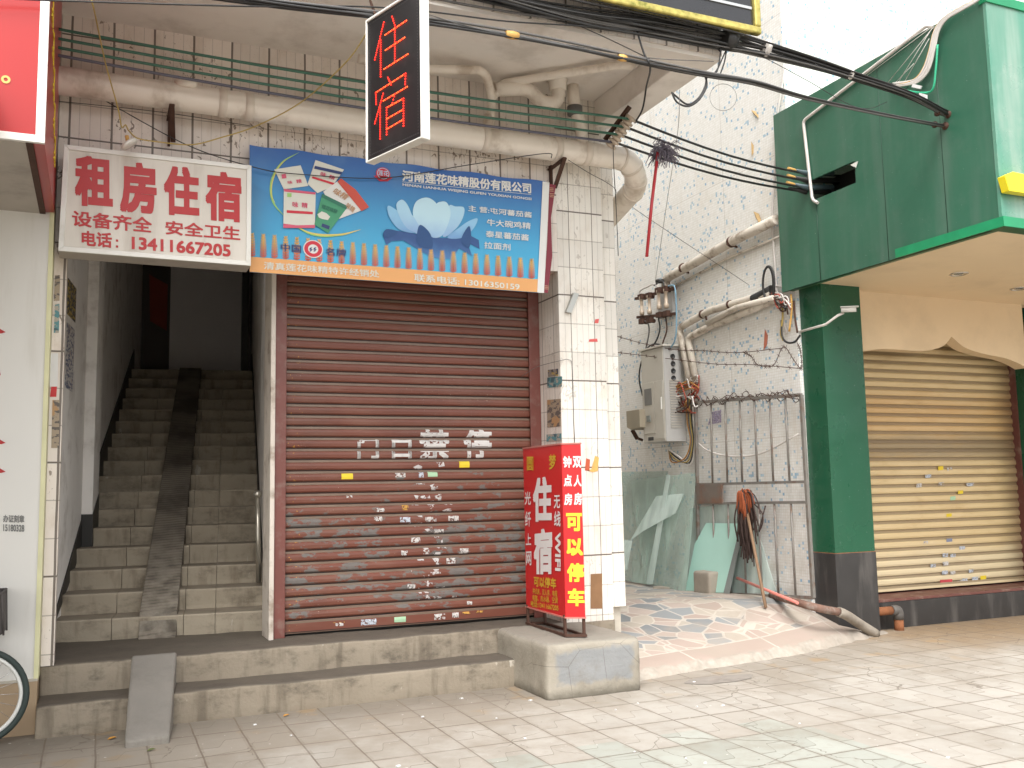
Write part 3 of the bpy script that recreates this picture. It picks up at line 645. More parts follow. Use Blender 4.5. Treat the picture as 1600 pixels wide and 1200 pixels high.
def drape(mb, name, mat, lift=.003):
    bm = bmesh.new(); vs = [bm.verts.new(v) for v in mb.v]
    for f in mb.f:
        try: bm.faces.new([vs[i] for i in f])
        except ValueError: pass
    z0 = min(v.co.z for v in bm.verts); z1 = max(v.co.z for v in bm.verts)
    k = math.floor((z0 - seamL) / PIT)
    while seamL + k * PIT < z1:
        for p in (.0, .05, .09, .2, .45, .66, .72, .76, .95, .97):
            zz = seamL + (k + p) * PIT
            if z0 < zz < z1: bmesh.ops.bisect_plane(bm, geom=bm.verts[:] + bm.edges[:] + bm.faces[:], plane_co=(0, 0, zz), plane_no=(0, 0, 1))
        k += 1
    bmesh.ops.triangulate(bm, faces=bm.faces)
    # paint only reaches the proud part of each slat
    dead = [f for f in bm.faces if not .05 < (((f.calc_center_median().z - seamL) / PIT) % 1.0) < .78]; bmesh.ops.delete(bm, geom=dead, context='FACES')
    for v in bm.verts: v.co.y = YS + sprof(v.co.z) - lift + .006 * mnoise.noise(Vector((v.co.x * 1.3, v.co.z * 1.1, 0)))
    me = bpy.data.meshes.new(name); bm.to_mesh(me); bm.free(); me.materials.append(mat)
    o = bpy.data.objects.new(name, me); COL.objects.link(o); attach(o, RS); return o
def erode(name, col, thr=.60):
    g = G(name); c = g.mix(g.noise(25, 3), col, tuple(x * .8 for x in col)); a = g.mt('LESS_THAN', g.noise(28, 4, .6), thr); return g.done(c, .7, alpha=a)
M['graf'] = erode('flaking_white_paint', (.68, .65, .62), .64)
sh = lambda x, y: onY(x, y, YS)
for ch, x0, y0, x1, y1 in (('门', 558, 683, 592, 717), ('口', 612, 687, 643, 717), ('禁', 655, 671, 702, 719), ('停', 724, 670, 768, 716)):
    mb = MB(); text_px(mb, ch, (x0, y1), (x1, y1 - .3), (x0, y0), sh, .030); drape(mb, 'painted_character', M['graf'])
M['graf2'] = erode('faded_white_paint', (.56, .53, .51), .52)
mb = MB(); rnd = random.Random(3)
for k in range(44):      # worn remains of the column of characters below
    y = rnd.uniform(722, 945); x = 668 + rnd.gauss(0, 17); w = rnd.uniform(5, 17); h = rnd.uniform(4, 8)
    q = [(x - w / 2, y + rnd.uniform(-2, 2)), (x - w * .2, y + h * .8), (x + w / 2, y + h * rnd.uniform(.5, 1)), (x + w * .4, y + rnd.uniform(-3, 1)), (x, y - rnd.uniform(0, 3))]
    mb.add([sh(*p) for p in q], [tuple(range(5))])
drape(mb, 'worn_paint', M['graf2'], .0035)
def sticker(x, y, w, h, mat, lab=None):
    mb = MB(); mb.add([sh(x, y), sh(x + w, y - w * .02), sh(x + w, y - h - w * .02), sh(x, y - h)], [(0, 1, 2, 3)]); o = drape(mb, 'sticker', mat, .0045)
    if lab: o['label'] = lab
sy = flat('yellow_sticker', (.68, .50, .02)); sw = torn('torn_white_sticker', (.55, .52, .49), .54); sg = flat('pale_green_sticker', (.34, .52, .33), .6, .15); sb_ = torn('torn_blue_white_sticker', (.46, .49, .54), .58); so_ = torn('torn_orange_sticker', (.50, .26, .05))
sticker(717, 731, 16, 10, sy, 'yellow sticker at the right'); sticker(533, 749, 18, 9, sy, 'yellow sticker at the left')
sticker(615.5, 972, 18, 9, sg, 'pale green sticker near the bottom'); sticker(563.5, 977, 24, 11, sb_); sticker(678, 969, 17, 10, sw); sticker(524, 978, 12, 6, sw); sticker(743.5, 957, 10, 6, so_)
sticker(668, 745, 15, 8, sg); sticker(624.5, 816, 16, 8, sb_); sticker(700, 814, 16, 8, sw); sticker(588, 800, 12, 6, sw); sticker(617, 746, 16, 7, sw); sticker(626, 868, 10, 8, sw); sticker(697, 881, 14, 9, sw)
sticker(642, 848, 14, 8, sw); sticker(722, 959, 12, 7, so_); sticker(520, 973, 18, 6, so_); sticker(706, 965, 10, 8, sw); sticker(636, 920, 12, 7, sw); sticker(729, 945, 8, 6, sw); sticker(684, 782, 5, 10, sw)
rs_ = random.Random(17)
for k in range(9): sticker(rs_.gauss(665, 45), rs_.choice([727, 744.5, 762, 780, 797, 814.5, 831, 848, 866, 883, 900, 918, 936]) + rs_.uniform(-1, 2), rs_.uniform(5, 15), rs_.uniform(4, 9), rs_.choice([sw, sw, sw, sb_, so_]))
for (x, y, w, h) in ((650, 757, 14, 7), (541, 778, 9, 5), (678, 834, 15, 7), (661, 866, 9, 7)): sticker(x, y, w, h, sw)

# ------------------------------------------------------------------ printed banner
BY = 7.50
bn = lambda x, y, k=0: onY(x, y, BY - .001 * k)
def z2(k): return lambda x, y: onY(380 + x / 3.2, 200 + y / 3.2, BY - .001 * k)
def z6(k): return lambda x, y: onY(400 + x / 6.667, 220 + y / 6.667, BY - .001 * k)
BN = thing('shop_banner', 'wide blue printed shop banner with a lotus and wheat above the red shutter', 'banner', (2.4, BY, 3.35))
g = G('blue_banner_print'); g.pos(); t = g.ss(g.z, 4.42, 3.42); c = g.mix(t, (.025, .105, .36), (.055, .43, .66)); tm = g.ss(g.z, 4.3, 3.85); c = g.mix(g.mul(tm, .25), c, (.03, .30, .62))
fold = g.mul(g.ss(g.x, 1.42, 1.05), g.ss(g.add(g.z, g.mul(g.x, .45)), 4.55, 4.50)); c = g.mix(g.mul(fold, .3), c, (.02, .10, .28)); c = g.mix(g.mul(g.ss(g.noise(2.4, 4), .5, .8), .25), c, (.16, .30, .42))
M['bannerblue'] = g.done(c, .38)
def sheet(name, px, mat, par, k, thick=.002, pl=None):
    mb = MB(); pts = [(pl or (lambda x, y: bn(x, y, k)))(*p) for p in px]; mb.prism(pts, (0, thick, 0)); return mb.build(name, mat, par)
def wavy(x, y):
    return (x, y)
mb = MB(); N = 40; vs = []
for j in range(9):
    for i in range(N + 1):
        u, v = i / N, j / 8
        top = (390 + (853 - 390) * u, 226 + (284 - 226) * u + 1.2 * math.sin(u * 31)); bot = (390 + (845 - 390) * u, 425 + (457.5 - 425) * u)
        p = bn(top[0] * (1 - v) + bot[0] * v, top[1] * (1 - v) + bot[1] * v); p.y += .004 + .006 * mnoise.noise(Vector((u * 7, v * 3, 1)))
        p.y = max(p.y, BY + .003); vs.append(p)
mb.add(vs, [(j * (N + 1) + i, j * (N + 1) + i + 1, (j + 1) * (N + 1) + i + 1, (j + 1) * (N + 1) + i) for j in range(8) for i in range(N)], True)
mb.build('sheet', M['bannerblue'], BN)
flat('banner_orange', (.72, .36, .13)); flat('banner_white', (.70, .70, .67)); flat('banner_pack', (.66, .66, .58)); flat('banner_pink', (.62, .10, .17)); flat('banner_redpack', (.55, .08, .05)); flat('banner_green', (.06, .30, .16)); flat('banner_dkgreen', (.03, .17, .11))
flat('banner_navy', (.03, .05, .16)); flat('banner_lime', (.30, .55, .16)); flat('banner_yellow', (.66, .56, .14)); flat('banner_red', (.58, .03, .05)); flat('lotus_light', (.30, .56, .74)); flat('lotus_pale', (.42, .66, .80)); flat('lotus_mid', (.20, .45, .70)); flat('lotus_dark', (.035, .12, .36)); flat('lotus_navy', (.02, .075, .22)); flat('banner_maroon', (.20, .02, .035)); flat('banner_tan', (.50, .30, .18))
sheet('bottom_strip', [(391.5, 401), (848, 437), (845, 457), (390, 424.6)], M['banner_orange'], BN, 2)
sheet('white_margin', [(848, 283.5), (858.5, 285), (850, 457.8), (839.5, 457)], M['banner_white'], BN, 3)
mr = sheet('maroon_edge_strip', [(858.6, 287), (868.5, 289), (861, 340), (863, 400), (856, 458), (850, 457), (855, 380)], M['banner_maroon'], BN, 1)
mb = MB()
for x, y in ((861, 293), (861.5, 302), (853.5, 446)):
    for k in range(3): mb.add([bn(x - 2.5, y + k * 2.4, 3), bn(x + 4, y + k * 2.4 + .6, 3), bn(x + 4, y + k * 2.4 + 1.5, 3), bn(x - 2.5, y + k * 2.4 + .9, 3)], [(0, 1, 2, 3)])
mb.build('key_pattern', M['banner_tan'], mr)
# wheat ears
g = G('wheat_print'); g.pos(); h = g.add(g.z, g.mul(g.x, .0)); c = g.mix(g.ss(g.z, 3.46, 3.60), (.58, .10, .05), (.74, .42, .09)); M['wheat'] = g.done(c, .45)
mb = MB(); p2 = z2(4)
xs_ = [45 + 55.9 * i for i in range(26)]
for i, x in enumerate(xs_):
    f = (x - 45) / 1425; top = 525 + 132 * f; base = 642 + 112 * f; h = base - top
    for k in range(9):
        y = base - h * k / 9; w = 17 * (1 - (k / 9) ** 2.4 * .6)
        for s in (-1, 1): mb.add([p2(x, y), p2(x + s * w * .8, y - h * .05), p2(x + s * w, y - h * .135), p2(x + s * w * .5, y - h * .10), p2(x, y - h * .06)], [(0, 1, 2, 3, 4)])
    mb.add([p2(x - 3.2, base), p2(x + 3.2, base), p2(x + 1.5, top), p2(x - 1.5, top)], [(0, 1, 2, 3)])
    mb.add([p2(x - 4, top + h * .13), p2(x + 4, top + h * .13), p2(x, top - 2)], [(0, 1, 2)])
mb.build('wheat_print', M['wheat'], BN)
# lotus
M['lotus_light'] = mat_print('lotus_light_print', (.38, .62, .78), (.22, .36, .64), 3.66, 3.98); M['lotus_pale'] = mat_print('lotus_pale_print', (.48, .70, .80), (.27, .44, .68), 3.68, 3.95); M['lotus_mid'] = mat_print('lotus_mid_print', (.26, .52, .74), (.12, .26, .55), 3.66, 3.92); M['lotus_dark'] = mat_print('lotus_dark_print', (.02, .075, .24), (.07, .22, .48), 3.5, 3.72)
lot = MB(); 
def poly(pts, mat, k, name, par=BN, pl=None):
    mb = MB(); f = pl(k) if pl else z2(k)(0, 0)
    if name == 'petal':      # rounded petal outline
        c = [Vector((*p, 0)) for p in pts]; c = catmull([c[-1]] + c + [c[0], c[1]], 5)[5:-6]; pts = [(v.x, v.y) for v in c]
    q = [pl(k)(*p) for p in pts]; mb.add(q, [tuple(range(len(q)))]); return mb.build(name, M[mat], par)
L1 = poly([(700, 540), (716, 505), (780, 515), (870, 530), (1000, 550), (1060, 550), (1130, 515), (1140, 540), (1178, 560), (1182, 605), (1120, 572), (1146, 642), (1080, 602), (1042, 655), (985, 655), (930, 640), (870, 604), (800, 562), (742, 566), (716, 587)], 'lotus_dark', 3, 'lotus_print', BN, z2)
for k, (pts, mt_) in enumerate([([(728, 388), (724, 425), (748, 474), (790, 512), (862, 522), (845, 465), (795, 430)], 'lotus_mid'), ([(1172, 453), (1130, 464), (1080, 498), (1020, 548), (1100, 548), (1152, 502)], 'lotus_mid'),
        ([(765, 385), (793, 358), (822, 385), (850, 450), (884, 520), (826, 506), (785, 450)], 'lotus_light'), ([(1030, 388), (1060, 392), (1104, 398), (1098, 450), (1062, 505), (1000, 545), (1005, 450)], 'lotus_light'),
        ([(862, 372), (908, 348), (948, 360), (974, 400), (964, 490), (900, 520), (850, 440)], 'lotus_pale'), ([(958, 395), (990, 368), (1022, 378), (1036, 440), (992, 540), (930, 530)], 'lotus_pale'), ([(835, 430), (860, 455), (900, 520), (950, 545), (880, 535), (840, 500)], 'lotus_light'),
        ([(885, 484), (936, 530), (945, 600), (880, 590), (868, 540)], 'lotus_navy'), ([(1128, 490), (1140, 540), (1128, 600), (1090, 560)], 'lotus_navy'), ([(700, 540), (716, 506), (772, 518), (740, 545)], 'lotus_navy')]):
    poly(pts, mt_, 4 + k * .4, 'petal', L1, z2)
# green and yellow swoosh
def swoosh(pts, w, mat, k, name):
    c = [Vector((*p, 0)) for p in pts]; c = catmull(c, 8); n = len(c); A = []; B = []
    for i, p in enumerate(c):
        t = (c[min(i + 1, n - 1)] - c[max(i - 1, 0)]).normalized(); nn = Vector((-t.y, t.x, 0)); ww = w * math.sin(math.pi * (i + .4) / n) ** .8
        A.append(z6(k)(p.x + nn.x * ww, p.y + nn.y * ww)); B.append(z6(k)(p.x - nn.x * ww, p.y - nn.y * ww))
    mb = MB(); mb.add(A + B, [(i, i + 1, n + i + 1, n + i) for i in range(n - 1)]); return mb.build(name, M[mat], BN)
swoosh([(450, 120), (280, 220), (180, 370), (155, 520), (190, 660), (300, 790)], 13, 'banner_lime', 3, 'swoosh_print')
swoosh([(420, 890), (560, 960), (720, 985), (900, 975), (1090, 925)], 13, 'banner_yellow', 3, 'swoosh_print')
swoosh([(330, 175), (225, 290), (170, 430), (160, 560), (200, 650)], 6, 'banner_yellow', 4, 'swoosh_print')
swoosh([(420, 897), (560, 970), (720, 997), (900, 985)], 6, 'banner_lime', 4, 'swoosh_print')
pk = []
for k, (pts, mt_) in enumerate([([(190, 298), (465, 255), (545, 470), (290, 505)], 'banner_pack'), ([(620, 200), (918, 300), (790, 480), (640, 545), (538, 450)], 'banner_pack'), ([(850, 420), (1110, 722), (860, 815), (700, 530)], 'banner_white'),
                               ([(290, 500), (622, 540), (613, 908), (285, 908)], 'banner_pack'), ([(690, 550), (960, 682), (752, 962), (608, 872)], 'banner_green')]):
    pk.append(poly(pts, mt_, 5 + k, 'packet_print', BN, z6))
for pi, pts, mt_ in ((1, [(615, 260), (902, 325), (885, 352), (605, 290)], 'banner_navy'), (1, [(590, 370), (822, 440), (800, 458), (580, 388)], 'banner_red'), (2, [(885, 390), (1040, 510), (1178, 690), (1100, 732), (848, 425)], 'banner_redpack'),
                     (3, [(290, 500), (622, 538), (618, 560), (295, 528)], 'banner_pink'), (3, [(285, 862), (420, 880), (615, 876), (613, 908), (285, 908)], 'banner_pink'), (3, [(320, 722), (592, 740), (592, 766), (320, 750)], 'banner_red'),
                     (3, [(325, 545), (370, 545), (370, 585), (325, 585)], 'banner_lime'), (4, [(690, 550), (960, 682), (938, 714), (684, 588)], 'banner_dkgreen'), (4, [(640, 765), (685, 735), (735, 755), (772, 790), (750, 826), (690, 815), (655, 800)], 'banner_pack'), (4, [(690, 860), (770, 888), (760, 925), (680, 893)], 'banner_navy'), (0, [(265, 350), (310, 342), (318, 388), (272, 394)], 'banner_pink')):
    poly(pts, mt_, 11 + pi * .2, 'packet_panel', pk[pi], z6)
def tx(name, mat, items, pl, par=None, bold=.02):
    for it in items:
        mb = MB(); s, bl, br, tl = it[:4]; text_px(mb, s, bl, br, tl, pl, it[4] if len(it) > 4 else bold); o = mb.build(name, mat, par or BN)
    return o
f6 = z6(13)
tx('packet_lettering', M['banner_pink'], [('味', (380, 690), (440, 697), (380, 632)), ('精', (475, 695), (538, 702), (475, 640)), ('味', (335, 452), (385, 445), (325, 420)), ('精', (425, 445), (480, 437), (415, 405)), ('味', (665, 360), (725, 380), (680, 320)), ('精', (755, 390), (815, 410), (770, 350))], f6)
tx('packet_lettering', M['banner_tan'], [('味精', (790, 540), (930, 620), (840, 490)), ('味精', (930, 690), (1010, 750), (960, 640))], f6)
tx('packet_lettering', M['banner_dkgreen'], [('莲花味精', (680, 700), (840, 760), (695, 660))], f6)
f2 = z2(6)
tx('company_lettering', M['banner_white'], [('河南莲花味精股份有限公司', (795, 264), (1440, 328), (795, 210), .03)], f2)
tx('romanised_lettering', M['banner_white'], [('HENAN LIANHUA WEIJING GUFEN YOUXIAN GONGSI', (797, 293), (1441, 365), (797, 276), .02)], f2)
mb = MB(); mb.add([f2(795, 268), f2(1440, 331.5), f2(1440, 333.5), f2(795, 270)], [(0, 1, 2, 3)]); mb.build('underline', M['banner_white'], BN)
tx('product_lettering', M['banner_white'], [('主 营:屯河蕃茄酱', (1125, 416), (1443, 450), (1125, 386), .012), ('牛大碗鸡精', (1218, 488), (1437, 507), (1218, 454), .012), ('泰星蕃茄酱', (1213, 545), (1428, 565), (1213, 512), .012), ('拉面剂', (1205, 602), (1336, 613), (1205, 568), .012)], f2)
tx('award_lettering', M['banner_navy'], [('中国', (187, 614), (290, 625), (187, 575), .02), ('名牌', (412, 636), (516, 645), (412, 598), .02)], f2)
tx('contact_lettering', M['banner_pack'], [('清真莲花味精特许经销处', (103, 706), (680, 748), (103, 668), .012), ('联系电话: 13016350159', (855, 766), (1382, 812), (855, 728), .016)], f2)
mb = MB(); c = z2(5)(350, 605); ux, vz = Vector((.00172, 0, 0)), Vector((0, 0, .00158)); disc(mb, c, ux, vz, 47, 28); em = mb.build('award_emblem', M['banner_white'], BN)
mb = MB(); disc(mb, z2(5.5)(350, 605), ux, vz, 42, 28, 24); mb.build('emblem_ring', M['banner_red'], em)
mb = MB(); q = z2(6)
for s in (0, 20): 
    mb.add([q(334 + s, 598), q(346 + s, 596), q(340 + s, 606), q(348 + s, 606), q(338 + s, 618), q(330 + s, 616), q(338 + s, 609), q(330 + s, 608)], [tuple(range(8))])
mb.build('emblem_mark', M['banner_navy'], em)
mb = MB(); disc(mb, z2(4)(700, 230), ux, vz, 36, 26); mb.add([z2(4)(652, 238), z2(4)(750, 246), z2(4)(722, 266), z2(4)(682, 266)], [(0, 1, 2, 3)]); lg = mb.build('company_emblem', M['banner_red'], BN)
tx('emblem_lettering', M['lotus_light'], [('莲花', (676, 236), (726, 241), (676, 210), .01)], z2(5), lg); mb = MB(); disc(mb, z2(4.5)(700, 228), ux, vz, 31, 24, 28); mb.build('emblem_ring', M['lotus_light'], lg)

# ------------------------------------------------------------------ white lodging sign box
LY = 7.34
LS = thing('lodging_sign', 'white sign box with red characters above the stairway entrance', 'sign', (.4, LY, 3.35))
A, B, C, D = onY(91, 392.5, LY), onY(391.5, 416, LY), onY(392.5, 259.5, LY), onY(100, 226.5, LY)
mb = MB(); mb.prism([A, B, C, D], (0, .22, 0)); mb.build('box', M['signside'], LS, bevel=.004)
fr = MB(); w = .035
def inset(p, q, r, s, w): 
    return [p + (q - p).normalized() * w + (s - p).normalized() * w, q + (p - q).normalized() * w + (r - q).normalized() * w, r + (q - r).normalized() * w + (s - r).normalized() * w, s + (r - s).normalized() * w + (p - s).normalized() * w]
I = inset(A, B, C, D, w); O = [A, B, C, D]; off = Vector((0, -.018, 0))
for i in range(4): j = (i + 1) % 4; fr.prism([O[i] + off, O[j] + off, I[j] + off, I[i] + off], (0, .02, 0))
fr.build('frame', M['white_al'], LS, bevel=.003)
mb = MB(); mb.prism([p + Vector((0, -.006, 0)) for p in I], (0, .006, 0)); mb.build('face', M['signface'], LS)
ls = lambda x, y: onY(60 + x / 4, 200 + y / 4, LY - .009)
def boxtx(s, x0, y0, x1, y1, sl=.085): return (s, (x0, y1), (x1, y1 + (x1 - x0) * sl), (x0, y0))
tx('large_lettering', M['signred'], [boxtx('租', 228, 165, 466, 482), boxtx('房', 510, 203, 740, 523), boxtx('住', 784, 229, 1006, 540), boxtx('宿', 1044, 262, 1270, 574)], ls, LS, .042)
tx('small_lettering', M['signred'], [boxtx('设备齐全', 210, 513, 710, 612, .09), boxtx('安全卫生', 794, 576, 1262, 664, .085)], ls, LS, .022)
tx('phone_lettering', M['signred'], [boxtx('电话', 270, 640, 460, 735, .08), boxtx('13411667205', 583, 678, 1202, 757, .078)], ls, LS, .03)
mb = MB()
for y in (703, 740): mb.add([ls(484, y - 7), ls(499, y - 6), ls(499, y + 8), ls(484, y + 7)], [(0, 1, 2, 3)])
mb.build('colon', M['signred'], LS)

# ------------------------------------------------------------------ hanging LED sign
ed = R = None
LA = onY(575, 252, 5.86); 
c = Vector((-600 - 800, 787 - 600, F)); LD = Vector((RX.dot(c), RY.dot(c), 0)).normalized(); LN = Vector((LD.y, -LD.x, 0)); near = -LD
if LN.dot(CAM - LA) < 0: LN = -LN
LT = onY(573, 34, 5.86); hgt = LT.z - LA.z; wid = .572
LE = thing('led_sign', 'black LED sign showing red lit characters, hanging edge-on from the overhang', 'sign', LA)
LZ = Vector((0, 0, 1))
mb = MB(); mb.prism([LA, LA + near * wid, LA + near * wid + LZ * hgt, LA + LZ * hgt], -LN * .045); mb.build('panel', M['ledface'], LE)
mb = MB(); t = .012
back = -LN * .058; fo = LN * .012
for p, q in ((LA, LA + near * wid), (LA + LZ * hgt, LA + near * wid + LZ * hgt)):
    s = 1 if p.z > LA.z + .1 else -1
    mb.prism([p + fo - LZ * t * (s > 0) * .5, q + fo - LZ * t * (s > 0) * .5, q + fo + LZ * s * t, p + fo + LZ * s * t], back - fo)
mb.prism([LA + near * wid + fo - LZ * t, LA + near * (wid + t) + fo - LZ * t, LA + near * (wid + t) + fo + LZ * (hgt + t), LA + near * wid + fo + LZ * (hgt + t)], back - fo)
mb.prism([LA - near * t + fo - LZ * t, LA + fo - LZ * t, LA + fo + LZ * (hgt + t), LA - near * t + fo + LZ * (hgt + t)], back - fo)
mb.build('frame', M['white_al'], LE, bevel=.006)
mb = MB()
for k in (.06, .40): q = LA + near * k + LZ * (hgt + .01) - LN * .03; mb.cyl(q, (q.x, max(q.y, 6.03), 4.99), .009)
mb.build('bracket', M['rust'], LE)
lp = lambda x, y, k=.004: onP(560 + x / 4.615, y / 4.615, LA + LN * k, LN)
strokes = [[(183, 160), (118, 430)], [(160, 290), (160, 552)], [(243, 120), (262, 182)], [(192, 252), (346, 148)], [(195, 362), (333, 270)], [(185, 498), (356, 390)], [(262, 182), (262, 440)],
           [(213, 560), (235, 610)], [(125, 668), (340, 530)], [(125, 668), (128, 752)], [(340, 530), (337, 608)], [(178, 675), (118, 890)], [(157, 765), (157, 1000)], [(180, 727), (352, 625)], [(258, 695), (245, 742)], [(203, 777), (325, 710)], [(203, 777), (203, 970)], [(325, 710), (325, 908)], [(205, 857), (318, 792)], [(203, 932), (322, 862)]]
def bead(mb, p, n, r):
    x = LD; y = LZ; vs = [p + x * r * math.cos(a) + y * r * math.sin(a) for a in [math.pi * k / 3 for k in range(6)]]; mb.add(vs + [p + n * r * .8], [(k, (k + 1) % 6, 6) for k in range(6)], True)
cold, hot = MB(), MB()
for si, stq in enumerate(strokes):
    a, b = lp(*stq[0]), lp(*stq[1]); L = (b - a).length; n = max(2, int(L / .0150))
    for k in range(n + 1):
        bead(hot if (si in (3, 4, 5, 8, 13, 15, 18, 19) and k % 3 != 2) else cold, a + (b - a) * k / n, LN, .0056)
cold.build('lit_characters', M['led'], LE); hot.build('lit_characters', M['ledhot'], LE)
mb = MB()
for u in [.035 + .0201 * k for k in range(26)]:
    for zz in (.03, hgt - .03): bead(mb, LA + near * u + LZ * zz + LN * .003, LN, .0042)
for k in range(46):
    zz = .03 + (hgt - .06) * k / 45
    for u in (.03, wid - .03): bead(mb, LA + near * u + LZ * zz + LN * .003, LN, .0042)
mb.build('border_beads', M['deadled'], LE)

# ------------------------------------------------------------------ red floor sign
zb = .418
Pn, Pf, Pr = Vector((3.440, 6.88, zb)), Vector((3.464, 7.69, zb)), Vector((3.572, 6.79, zb))
Ud = (Pf - Pn).normalized(); Ur = (Pr - Pn).normalized(); dep = (Pf - Pn).length; wd = (Pr - Pn).length
b0, b1 = .15, 1.53
FS = thing('floor_sign', 'tall red box sign with white and yellow characters standing on the corner block', 'sign', Pn)
mb = MB(); Z = Vector((0, 0, 1))
Q = [Pn, Pr, Pr + Ud * dep, Pf]; mb.prism([q + Z * b0 for q in Q], Z * (b1 - b0)); mb.build('box', M['panelred2'], FS, bevel=.004)
mb = MB()
for q in Q: mb.bar(q + (Q[2] + Pn - 2 * q) * .03, q + (Q[2] + Pn - 2 * q) * .03 + Z * (b0 + .02), .02)
for a, b in ((0, 1), (1, 2), (2, 3), (3, 0)): mb.bar(Q[a] + Z * .012, Q[b] + Z * .012, .02)
mb.build('stand', M['rust'], FS)
mb = MB()
for a, b in ((0, 1), (1, 2), (2, 3), (3, 0)):
    for zz in (b0, b1): mb.bar(Q[a] + Z * zz, Q[b] + Z * zz, .012)
mb.build('edge_trim', plain('pinkish_box_edge', (.45, .16, .13), .5, var=.2), FS)
nl = Ud.cross(Z); nl = -nl if nl.dot(CAM - Pn) < 0 else nl; nf = Ur.cross(Z); nf = -nf if nf.dot(CAM - Pn) < 0 else nf
fl = lambda x, y: onP(800 + x / 3.53, 660 + y / 3.53, Pn + nl * .004, nl); fr_ = lambda x, y: onP(800 + x / 3.53, 660 + y / 3.53, Pn + nf * .004, nf)
def bx(s, x0, y0, x1, y1, bold=.02, sl=.0): return (s, (x0, y1), (x1, y1 + (x1 - x0) * sl), (x0, y0), bold)
flat('sign_white', (.66, .62, .60)); flat('sign_yellow', (.72, .55, .03)); flat('sign_dimyellow', (.58, .36, .03))
tx('white_lettering', M['sign_white'], [bx('住', 116, 306, 220, 548, .045), bx('宿', 120, 592, 223, 838, .045), bx('光', 70, 382, 104, 455), bx('纤', 72, 492, 105, 575), bx('上', 76, 612, 106, 676), bx('网', 77, 712, 107, 788), bx('无', 231, 402, 265, 474), bx('线', 232, 490, 268, 574)], fl, FS)
mb = MB(); o = fl(238, 607); put_text(mb, 'WIFI', o, fl(238, 818) - o, fl(268, 607) - o, .03); o = None
mb.v = mb.v; mb.build('vertical_lettering', M['sign_white'], FS)
tx('yellow_lettering', M['sign_dimyellow'], [bx('圆', 82, 190, 118, 266), bx('梦', 204, 176, 243, 260), bx('可以停车', 120, 848, 244, 905, .03, .11), bx('钟点房、双人房、电视', 114, 912, 250, 945, .01, .13), bx('电脑、热水器、空调', 114, 950, 252, 983, .01, .12), bx('电话:13411667205', 104, 982, 257, 1016, .02, .17)], fl, FS)
tx('white_lettering', M['sign_white'], [bx('钟', 282, 186, 328, 250, .03), bx('双', 335, 186, 382, 250, .03), bx('点', 286, 288, 330, 353, .03), bx('人', 340, 290, 384, 354, .03), bx('房', 288, 392, 332, 456, .03), bx('房', 342, 388, 386, 455, .03)], fr_, FS)
tx('yellow_lettering', M['sign_yellow'], [bx('可', 298, 500, 386, 600, .045), bx('以', 301, 640, 392, 735, .045), bx('停', 304, 776, 398, 880, .045), bx('车', 307, 916, 401, 1014, .045)], fr_, FS)

# ------------------------------------------------------------------ neighbouring shop at the left
NB = thing('neighbour_shop', 'white-clad neighbouring shop front with a beige stone base at the left edge', 'building', (-2, 7.42, 0))
xw = -.332
mb = MB(); mb.box((-7, 7.42, .36), (xw - .028, 9, 3.72)); mb.build('cladding', M['panelwhite'], NB)
mb = MB(); mb.box((xw - .03, 7.412, .36), (xw, 7.62, 3.72)); mb.build('edge_strip', M['yellowtrim'], NB)
mb = MB(); mb.box((-7, 7.405, -.02), (xw - .004, 8.9, .36)); mb.build('plinth', M['beigestone'], NB, bevel=.008)
mb = MB(); mb.box((-7, 7.40, .352), (xw - .002, 7.45, .368)); mb.build('plinth_cap', plain('grey_cap_strip', (.45, .41, .34)), NB)
nw = lambda x, y: onY(x, y, 7.416)
mb = MB()   # ends of large red brush characters that run out of the frame
for y in (517, 690, 735): mb.add([nw(-60, y - 14), nw(-10, y - 9), nw(9, y + 2), nw(2, y + 4), nw(-60, y + 6)], [tuple(range(5))])
mb.add([nw(-40, 570), nw(-2, 575), nw(1, 585), nw(-3, 594), nw(-40, 590)], [tuple(range(5))])
mb.build('red_lettering', M['signred'], NB)
mb = MB(); text_px(mb, '办证刻章', (5, 816), (38, 817), (5, 804), nw, .03); text_px(mb, '15180328', (5, 830), (38, 831), (5, 819), nw, .03); mb.build('stamped_lettering', flat('faded_black_stamp', (.18, .18, .17)), NB)
mb = MB(); mb.box((-7, 7.5, 3.72), (-.335, 9, 6)); mb.build('upper_wall', M['tile'], NB)
mb = MB(); mb.box((-14, 1.2, 3.78), (-.62, 5.88, 3.95)); mb.build('added_shade_slab', M['signside'], NB)  # out-of-view slab added to shade the left pavement and cladding
XR = -.327
RB = thing('red_sign_box', 'large red sign box with white frame jutting out at the top left', 'sign', (-2, 5.9, 3.63))
yb0, yb1, zb0, zb1 = 5.913, 7.46, 3.63, 5.4
mb = MB(); mb.box((-5.5, yb0 + .012, zb0 + .01), (XR - .004, yb1, zb1)); mb.build('box', M['panelred'], RB)
mb = MB(); mb.box((-5.5, yb0 - .006, zb0), (XR, yb0 + .02, zb0 + .045)); mb.box((XR - .05, yb0 - .006, zb0 + .045), (XR, yb0 + .02, zb1)); mb.build('frame', M['white_al'], RB, bevel=.003)
mb = MB(); mb.box((-5.5, yb0 + .02, zb0 - .004), (XR - .10, yb1, zb0 + .009)); mb.build('underside', M['signside'], RB)
mb = MB(); mb.box((XR - .10, yb0 + .02, zb0 - .006), (XR - .062, yb1, zb0 + .008)); mb.build('rail', M['rust'], RB)
mb = MB(); c = onY(9, 124, yb0 + .008); disc(mb, c, (1, 0, 0), (0, 0, 1), .024, 18, .011); mb.build('full_stop', plain('pale_orange_print', (.72, .42, .12)), RB)
mb = MB(); rnd = random.Random(5)
